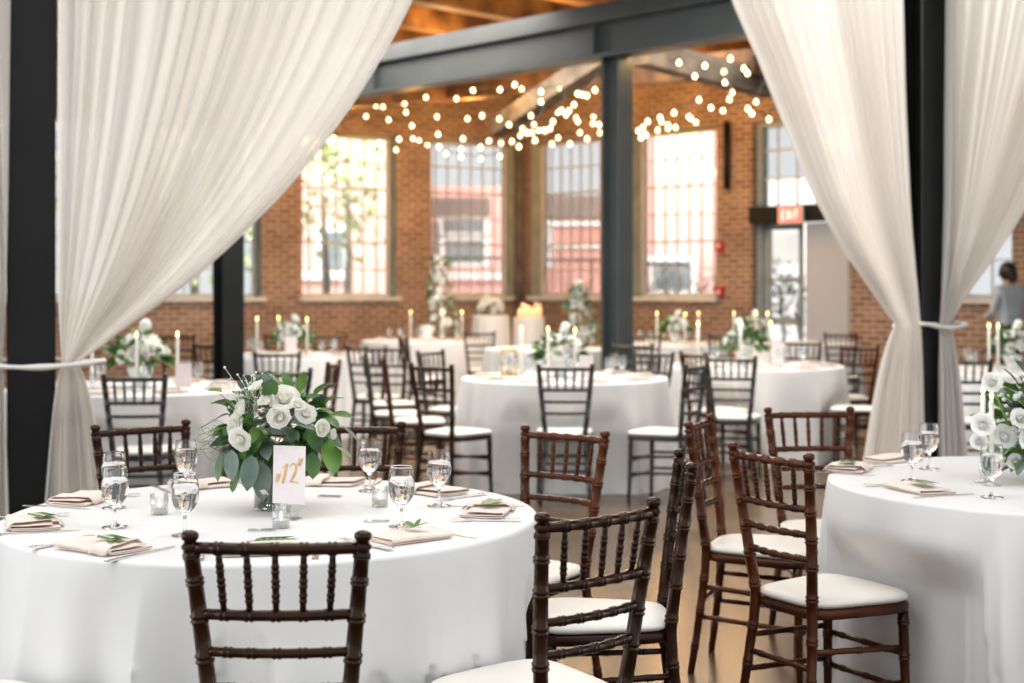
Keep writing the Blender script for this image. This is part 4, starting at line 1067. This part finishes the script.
# ------------------------------------------------------------------ string lights
ST = [
 [(336,122),(366,116.5),(388.6,120),(412,126),(438,134.5),(463,139),(489,141.5),(501,143),(519,147),(535,140.6),(545,131),(553,122)],
 [(361,104),(383,107),(406,112.5),(437,117),(467.5,119),(482,116),(499.4,119),(509,125),(520,135.6),(532,133)],
 [(376,106),(404.5,104),(426,97.5),(456.5,99),(473,90.5),(500,90),(521.7,89),(541,92),(560.6,88.6),(582,79.7),(601,66)],
 [(334,138),(379,143),(396,150),(413,139),(419,141),(427.5,145),(446,154),(461,157),(481,159),(500,156.5)],
 [(399,139.4),(439,147),(461,149.5),(480.6,147.6),(512,142),(527,133),(539,131),(550,129),(566,115),(577.5,94),(595,90.5),(603.8,75)],
 [(514.6,85),(541,102),(531,116),(534,125),(522.6,129),(543.7,130),(557.6,112.5),(561.6,110.6),(569,111),(574,105),(582,95),(587,96)],
 [(552,144),(570,144),(587,139),(600,133),(606.6,130.6)],
 [(558,138),(580,133),(578,122),(576,118),(593.4,117),(593,123.5),(599,125)],
 [(668,65),(679,63),(695,76.6),(705,66),(730.6,59),(744,68.7),(747.4,73.4)],
 [(724,72),(725,82.7),(732,92.6),(729.4,99.6),(748,109),(752,113.7),(769,119.5)],
 [(638.4,131),(643,127.7),(647.8,121.6),(660,117.7),(674,113),(699,100),(711,108),(723,111),(756,102)],
 [(641,138),(646,135),(657.7,130.6),(668,128.5),(668,124.7),(661.4,122),(675.5,127.7),(696,122.6),(691,118.6),(689,117)]]
SL = ['lower left strand of warm globe string lights across the first window', 'strand of string lights left to the corner cluster, second from the beam', 'top left strand of string lights just under the beam', 'lowest left strand dipping across the second window',
      'long strand rising from the left pier to the grey column', 'tangled strand forming the bright cluster at the brick corner', 'short strand swagged over the third window, lower', 'short tangled strand over the third window, upper',
      'top right strand under the beam right of the grey column', 'strand falling down the right pier towards the door', 'strand sweeping over the fourth window towards the drape', 'bunched strand at the top left of the fourth window']
bm_ = None
for si, pts in enumerate(ST):
    P3 = []
    for j, (px, py) in enumerate(pts):
        k = (px-CX)/F; yb = 15.56/(1+1.03*k); Y = yb + 1.3 + (si % 4)*.55 + .5*math.sin(j*.5+si)
        P3.append(dep(px, py, Y))
    t = thing('string_lights', SL[si], 'string lights', P3[0], 0, 'warm string lights under the ceiling')
    w = MB(); path = []
    a0 = P3[0] + Vector((-.5, .2, .25)); a1 = P3[-1]+Vector((.2, .2, .4))
    full = [a0]+P3+[a1]
    for u, v in zip(full, full[1:]):
        sag = min(.08, (v-u).length*.1)
        for q in range(4):
            f = q/4; p = u.lerp(v, f); p.z += .05 - sag*4*f*(1-f)*.5; path.append(p-P3[0])
    w.sweep(path, .006, 5); w.build('cable', M['wire'], t)
    for p in P3:
        if bm_ is None:
            g = MB(); g.lathe([(.004, .034), (.009, .027), (.016, .018), (.022, .006), (.023, -.003), (.019, -.015), (.011, -.023), (.001, -.026)][::-1], 12); bm_ = g.mesh('bulb', M['bulb'])
        o = bpy.data.objects.new('bulb', bm_); C.objects.link(o); o.parent = t; o.location = p-P3[0]

# ------------------------------------------------------------------ person far right
def person():
    P = Vector(((1009-CX)*17.4/F, 17.4, 0))
    me = bpy.data.meshes.new('person'); 
    J = {'pelvis': (0, 0, .98, .15, .11), 'waist': (0, -.01, 1.10, .17, .13), 'chest': (0, 0, 1.28, .20, .14), 'neckb': (0, -.01, 1.46, .08, .07), 'neck': (.0, -.03, 1.52, .055, .055), 'head': (0, -.05, 1.60, .075, .09), 'crown': (0, -.05, 1.68, .055, .07),
         'shL': (-.19, 0, 1.40, .075, .075), 'elL': (-.25, -.03, 1.14, .042, .042), 'wrL': (-.16, -.24, 1.06, .028, .028), 'haL': (-.11, -.31, 1.06, .034, .018),
         'shR': (.19, 0, 1.40, .075, .075), 'elR': (.25, -.03, 1.14, .042, .042), 'wrR': (.16, -.24, 1.06, .028, .028), 'haR': (.11, -.31, 1.06, .034, .018),
         'hipL': (-.09, 0, .92, .095, .10), 'knL': (-.10, -.02, .50, .06, .065), 'anL': (-.11, .02, .09, .04, .045), 'toL': (-.12, -.14, .035, .04, .028),
         'hipR': (.09, 0, .92, .095, .10), 'knR': (.10, -.02, .50, .06, .065), 'anR': (.11, .02, .09, .04, .045), 'toR': (.12, -.14, .035, .04, .028)}
    E = [('pelvis','waist'),('waist','chest'),('chest','neckb'),('neckb','neck'),('neck','head'),('head','crown'),('chest','shL'),('shL','elL'),('elL','wrL'),('wrL','haL'),('chest','shR'),('shR','elR'),('elR','wrR'),('wrR','haR'),
         ('pelvis','hipL'),('hipL','knL'),('knL','anL'),('anL','toL'),('pelvis','hipR'),('hipR','knR'),('knR','anR'),('anR','toR')]
    keys = list(J); me.from_pydata([J[k][:3] for k in keys], [(keys.index(a), keys.index(c)) for a, c in E], [])
    o = bpy.data.objects.new('person', me); C.objects.link(o); o.location = P; o.rotation_euler = (0, 0, PI+.5)
    m = o.modifiers.new('skin', 'SKIN'); m.use_smooth_shade = True
    if not me.skin_vertices: bpy.context.view_layer.objects.active = o; bpy.ops.mesh.customdata_skin_add()
    for k, v in zip(keys, me.skin_vertices[0].data): v.radius = J[k][3:]; v.use_root = (k == 'pelvis')
    s = o.modifiers.new('sub', 'SUBSURF'); s.levels = 2; s.render_levels = 2
    # bake, colour by height, keep one continuous body
    dg = bpy.context.evaluated_depsgraph_get(); ev = o.evaluated_get(dg); nm = bpy.data.meshes.new_from_object(ev); o.modifiers.clear(); o.data = nm
    nm.materials.clear()
    for k in ('skin', 'shirt', 'trouser'): nm.materials.append(M[k])
    for p in nm.polygons:
        z = p.center.z; x = abs(p.center.x); y = p.center.y
        hand = y < -.25 and 1.0 < z < 1.12
        p.material_index = 0 if (z > 1.47 or hand) else (1 if z > .98 else 2); p.use_smooth = True
    if True:
        tag(o, 'person with black hair in a blue grey shirt and black trousers, back turned', 'person')
    hb = MB(); hb.blob((0, -.035+.02, 1.635), .112, 20, 14, (.92, 1.02, 1.10), .08); hb.blob((0, .065, 1.56), .06, 12, 9, (1.1, .8, 1.1), .1); h = hb.build('hair', M['hair'], o)
    fb = MB(); 
    for s in (-1, 1): fb.blob((s*.03, -.135, 1.60), .010, 8, 6)
    fb.build('eyes', M['hair'], o)
    nb = MB(); nb.lathe([(.012, 0), (.010, .02), (.002, .04)], 8, Matrix.Translation((0, -.148, 1.565))); nb.build('nose', M['skin'], o)
    for s in (-1, 1):
        gb = MB()
        for q in range(4):
            gb.sweep([(s*(.125-.018*q), -.31, 1.055), (s*(.115-.018*q), -.345, 1.05), (s*(.108-.018*q), -.37, 1.035-.003*q)], [.009, .008, .006], 6)
        gb.sweep([(s*.135, -.29, 1.065), (s*.15, -.315, 1.075), (s*.145, -.34, 1.07)], [.010, .009, .007], 6); gb.build('fingers', M['skin'], o)
person()

# ------------------------------------------------------------------ outside
def obox(name, label, cat, c, d, m, rz=0):
    t = thing(name, label, cat, (c[0], c[1], 0), rz); b = MB(); b.box((0, 0, c[2]), d); b.build('wall', m, t); return t
M['pink'] = mat('salmon painted wall', (.78, .36, .30), .8); noise_color(M['pink'], (.80, .43, .37), (.88, .51, .45), 1.5, 4)
M['terra'] = mat('terracotta brick wall', (.42, .13, .09), .8); noise_color(M['terra'], (.52, .23, .18), (.62, .30, .24), 1.5, 4)
M['brown'] = mat('dark brown fascia', (.10, .07, .06), .8); noise_color(M['brown'], (.14, .10, .085), (.20, .145, .12), 1.5, 4)
M['tree'] = mat('foliage with painted sunlight', (.42, .55, .18), .8, Emission_Color=(.65, .75, .35, 1), Emission_Strength=.25); noise_color(M['tree'], (.45, .58, .22), (.80, .86, .55), 1.5, 5)  # sunlight put into the pale leaf colour and a slight glow
M['ground'] = mat('pale pavement', (.55, .53, .50), .9); noise_color(M['ground'], (.5, .48, .45), (.6, .58, .55), 1, 4)
M['darkglass'] = mat('dark window glass', (.16, .20, .22), .1); noise_color(M['darkglass'], (.12, .16, .18), (.22, .26, .28), .8, 2)
b = MB(); b.box((0, 45, -.35), (90, 50, .1)); o = struct(b.build('ground', M['ground']))
def W_(px, py, Y): return dep(px, py, Y)
def facade(name, label, px0, px1, ytop, Y, m, depth=3, zb=0):
    a = dep(px0, ytop, Y); c = dep(px1, ytop, Y)
    t = thing(name, label, 'building', ((a.x+c.x)/2, Y+depth/2, -.3)); b = MB(); b.box((0, 0, (a.z+.3)/2), (c.x-a.x, depth, a.z+.3)); b.build('wall', m, t); return t, (a.x+c.x)/2, a, c
def pane_on(t, cx, px0, px1, y0, y1, Y, m, name='window', frame=True, off=.05, depth=3):
    a = dep(px0, y0, Y); c = dep(px1, y1, Y)
    if frame:
        b = MB(); b.box(((a.x+c.x)/2-cx, -depth/2-.03, (a.z+c.z)/2+.3), (c.x-a.x+.3, .06, a.z-c.z+.3)); f = b.build('window_surround', M['white'], t)
        b = MB(); b.box(((a.x+c.x)/2-cx, -depth/2-.08, (a.z+c.z)/2+.3), (c.x-a.x, .05, a.z-c.z)); b.build(name, m, f)
    else:
        b = MB(); b.box(((a.x+c.x)/2-cx, -depth/2-off, (a.z+c.z)/2+.3), (c.x-a.x, .1, a.z-c.z)); b.build(name, m, t)
t, cx, a, c = facade('salmon_building', 'tall salmon painted building outside the first window', 300, 425, 60, 38, M['pink'])
pane_on(t, cx, 322, 344, 232, 268, 38, M['darkglass']); pane_on(t, cx, 300, 346, 270, 280, 38, M['white'], 'ledge', False, .2)
t, cx, a, c = facade('low_building', 'building with pink parapet and dark fascia outside the second window', 424, 520, 186, 42, M['pink'])
pane_on(t, cx, 424, 490, 198, 216, 42, M['brown'], 'fascia', False, .15); pane_on(t, cx, 443, 484, 220, 232, 42, M['darkglass']); pane_on(t, cx, 445, 484, 240, 262, 42, M['darkglass']); pane_on(t, cx, 424, 440, 222, 262, 42, M['brown'], 'shutter', False)
pane_on(t, cx, 424, 505, 272, 280, 42, M['white'], 'ledge', False, .3)
t, cx, a, c = facade('brick_building', 'terracotta building with brown roof edge outside the third window', 526, 630, 196, 44, M['terra'])
pane_on(t, cx, 526, 625, 196, 218, 44, M['brown'], 'fascia', False, .15); pane_on(t, cx, 526, 548, 224, 262, 44, M['darkglass']); pane_on(t, cx, 526, 625, 222, 226, 44, M['white'], 'upper_ledge', False, .2); pane_on(t, cx, 526, 625, 244, 248, 44, M['white'], 'lower_ledge', False, .2)
t, cx, a, c = facade('pink_building', 'tall pink wall filling most of the fourth window', 655, 724, 40, 34, M['pink'])
pane_on(t, cx, 655, 690, 262, 288, 34, M['darkglass'], 'window')
t, cx, a, c = facade('grey_building', 'pale grey building outside the left edge of the fourth window', 625, 650, 150, 50, M['white'])
t, cx, a, c = facade('white_building', 'bright white building seen through the door transom', 745, 900, 178, 46, M['white'])
pane_on(t, cx, 768, 800, 232, 262, 46, M['ground'], 'panel', False)
def railing(px0, px1, y, Y, label):
    a = dep(px0, y, Y); c = dep(px1, y, Y); t = thing('railing', label, 'railing', (a.x, Y, -.3)); L = c.x-a.x; hgt = a.z+.3
    b = MB(); b.box((L/2, 0, hgt), (L, .08, .08)); b.box((L/2, 0, .6), (L, .05, .05)); b.build('rail', M['steel_dark'], t)
    b = MB(); n = max(4, int(L/.28))
    for i in range(n+1): b.box((L*i/n, 0, hgt/2), (.025, .025, hgt))
    b.build('balusters', M['steel_dark'], t)
railing(428, 503, 258, 36, 'black metal railing outside the second window'); railing(530, 605, 260, 36, 'black metal railing outside the third window'); railing(636, 690, 264, 31, 'black metal railing outside the fourth window')
def tree(px, y, Y, r, label, seed, m='tree', n=500, name='tree', sq=1.3):
    p = dep(px, y, Y); rr = random.Random(seed); t = thing(name, label, 'tree' if name == 'tree' else 'shrub', (p.x, Y, -.3))
    b = MB(); b.sweep([(0, 0, 0), (.1, 0, (p.z+.3)*.5), (0, 0, p.z+.3)], [.12 if name == 'tree' else .04, .09 if name == 'tree' else .03, .03], 8); b.build('trunk', M['timber_grey'], t)
    b = MB()
    for i in range(n):
        d = rdir(rr); k = rr.uniform(.3, 1); q = Vector((d.x*r*k, d.y*r*k, p.z+.3+d.z*r*sq*k)); 
        if q.z < .05: continue
        leaf(b, q, d+Vector((rr.uniform(-.6,.6), rr.uniform(-.6,.6), rr.uniform(-.6,.6))), r*.13, r*.09, .2, rr.uniform(-1.5, 1.5))
    b.build('foliage', M[m], t)
tree(322, 190, 30, 1.5, 'sunlit yellow green tree outside the first window', 1, n=420); tree(190, 230, 32, 1.6, 'sunlit tree outside the far left window', 2); tree(345, 150, 33, 1.2, 'tree top behind the first window, right of its mate', 3, n=260); tree(-30, 220, 30, 2.0, 'tree behind the wide left drape', 4)
for i, (px, y, Y, r) in enumerate(((762, 305, 23.6, .42), (796, 312, 23.2, .42), (668, 290, 27, .42), (708, 296, 26, .42), (779, 285, 26.5, .5))):
    tree(px, y, Y, r, ['leafy shrub behind the glass door, left', 'leafy shrub behind the glass door, right', 'pale shrub under the railing in the fourth window', 'pale shrub at the right of the fourth window', 'light green bush behind the door pane, higher'][i], 10+i, 'euca' if i > 1 else 'leaf2', 260, 'shrub', 1.0)

# ------------------------------------------------------------------ light
w = bpy.data.worlds.new('world'); bpy.context.scene.world = w; w.use_nodes = True
w.node_tree.nodes['Background'].inputs[0].default_value = (.93, .965, 1.0, 1); w.node_tree.nodes['Background'].inputs[1].default_value = .92
def area(name, loc, rot, sx, sy, e, col=(1,1,1)):
    d = bpy.data.lights.new(name, 'AREA'); d.shape = 'RECTANGLE'; d.size = sx; d.size_y = sy; d.energy = e; d.color = col
    o = bpy.data.objects.new(name, d); C.objects.link(o); o.location = loc; o.rotation_euler = rot; return o
area('overhead_fill', (-.5, 4.2, 4.3), (0, 0, 0), 5, 3.5, 115, (1, .98, .95))  # soft overhead fills added below the ceiling, here and further back
area('side_fill', (-7.5, 2.5, 2.4), (0, math.radians(-90), math.radians(10)), 3.5, 7, 220, (.95, .98, 1))  # large side fills added like softboxes, left and right out of view
area('side_fill', (8.5, 5.5, 2.4), (0, math.radians(90), 0), 3.0, 6, 110, (.97, .98, 1))
area('overhead_fill', (0, 10.6, 4.5), (0, 0, 0), 7, 2.5, 420, (1, .96, .90))
area('overhead_fill', (0, 16.5, 4.45), (0, 0, 0), 6, 3, 420, (1, .93, .84))
area('facade_fill', (2, 27, 9), (math.radians(62), 0, 0), 30, 8, 9500, (1, .98, .95))  # unseen fill added outdoors to brighten the buildings and trees
def plight(loc, e, col, r=.15):
    d = bpy.data.lights.new('warm_fill', 'POINT'); d.energy = e; d.color = col; d.shadow_soft_size = r; o = bpy.data.objects.new('warm_fill', d); C.objects.link(o); o.location = loc
for px, py, Y in ((413, 142, 20.8), (535, 120, 21.5), (600, 110, 20.5), (665, 120, 19.5), (735, 95, 19.0), (470, 110, 20.5), (350, 120, 20.0)):
    plight(dep(px, py, Y), 42, (1, .52, .14))  # warm points added to strengthen the string lights' glow on the brick
for px, py, Y in ((440, 30, 17.5), (560, 10, 15.6), (660, 15, 14.6), (500, 60, 18.5)):
    plight(dep(px, py+25, Y), 42, (1, .6, .25))  # more warm points added to brighten the ceiling boards
sc = bpy.context.scene
sc.view_settings.view_transform = 'Standard'; sc.view_settings.look = 'None'; sc.view_settings.exposure = .2
sc.cycles.max_bounces = 10; sc.cycles.transparent_max_bounces = 24; sc.cycles.transmission_bounces = 10; sc.cycles.caustics_reflective = False; sc.cycles.caustics_refractive = True; sc.cycles.blur_glossy = .5
sc.cycles.sample_clamp_indirect = 6
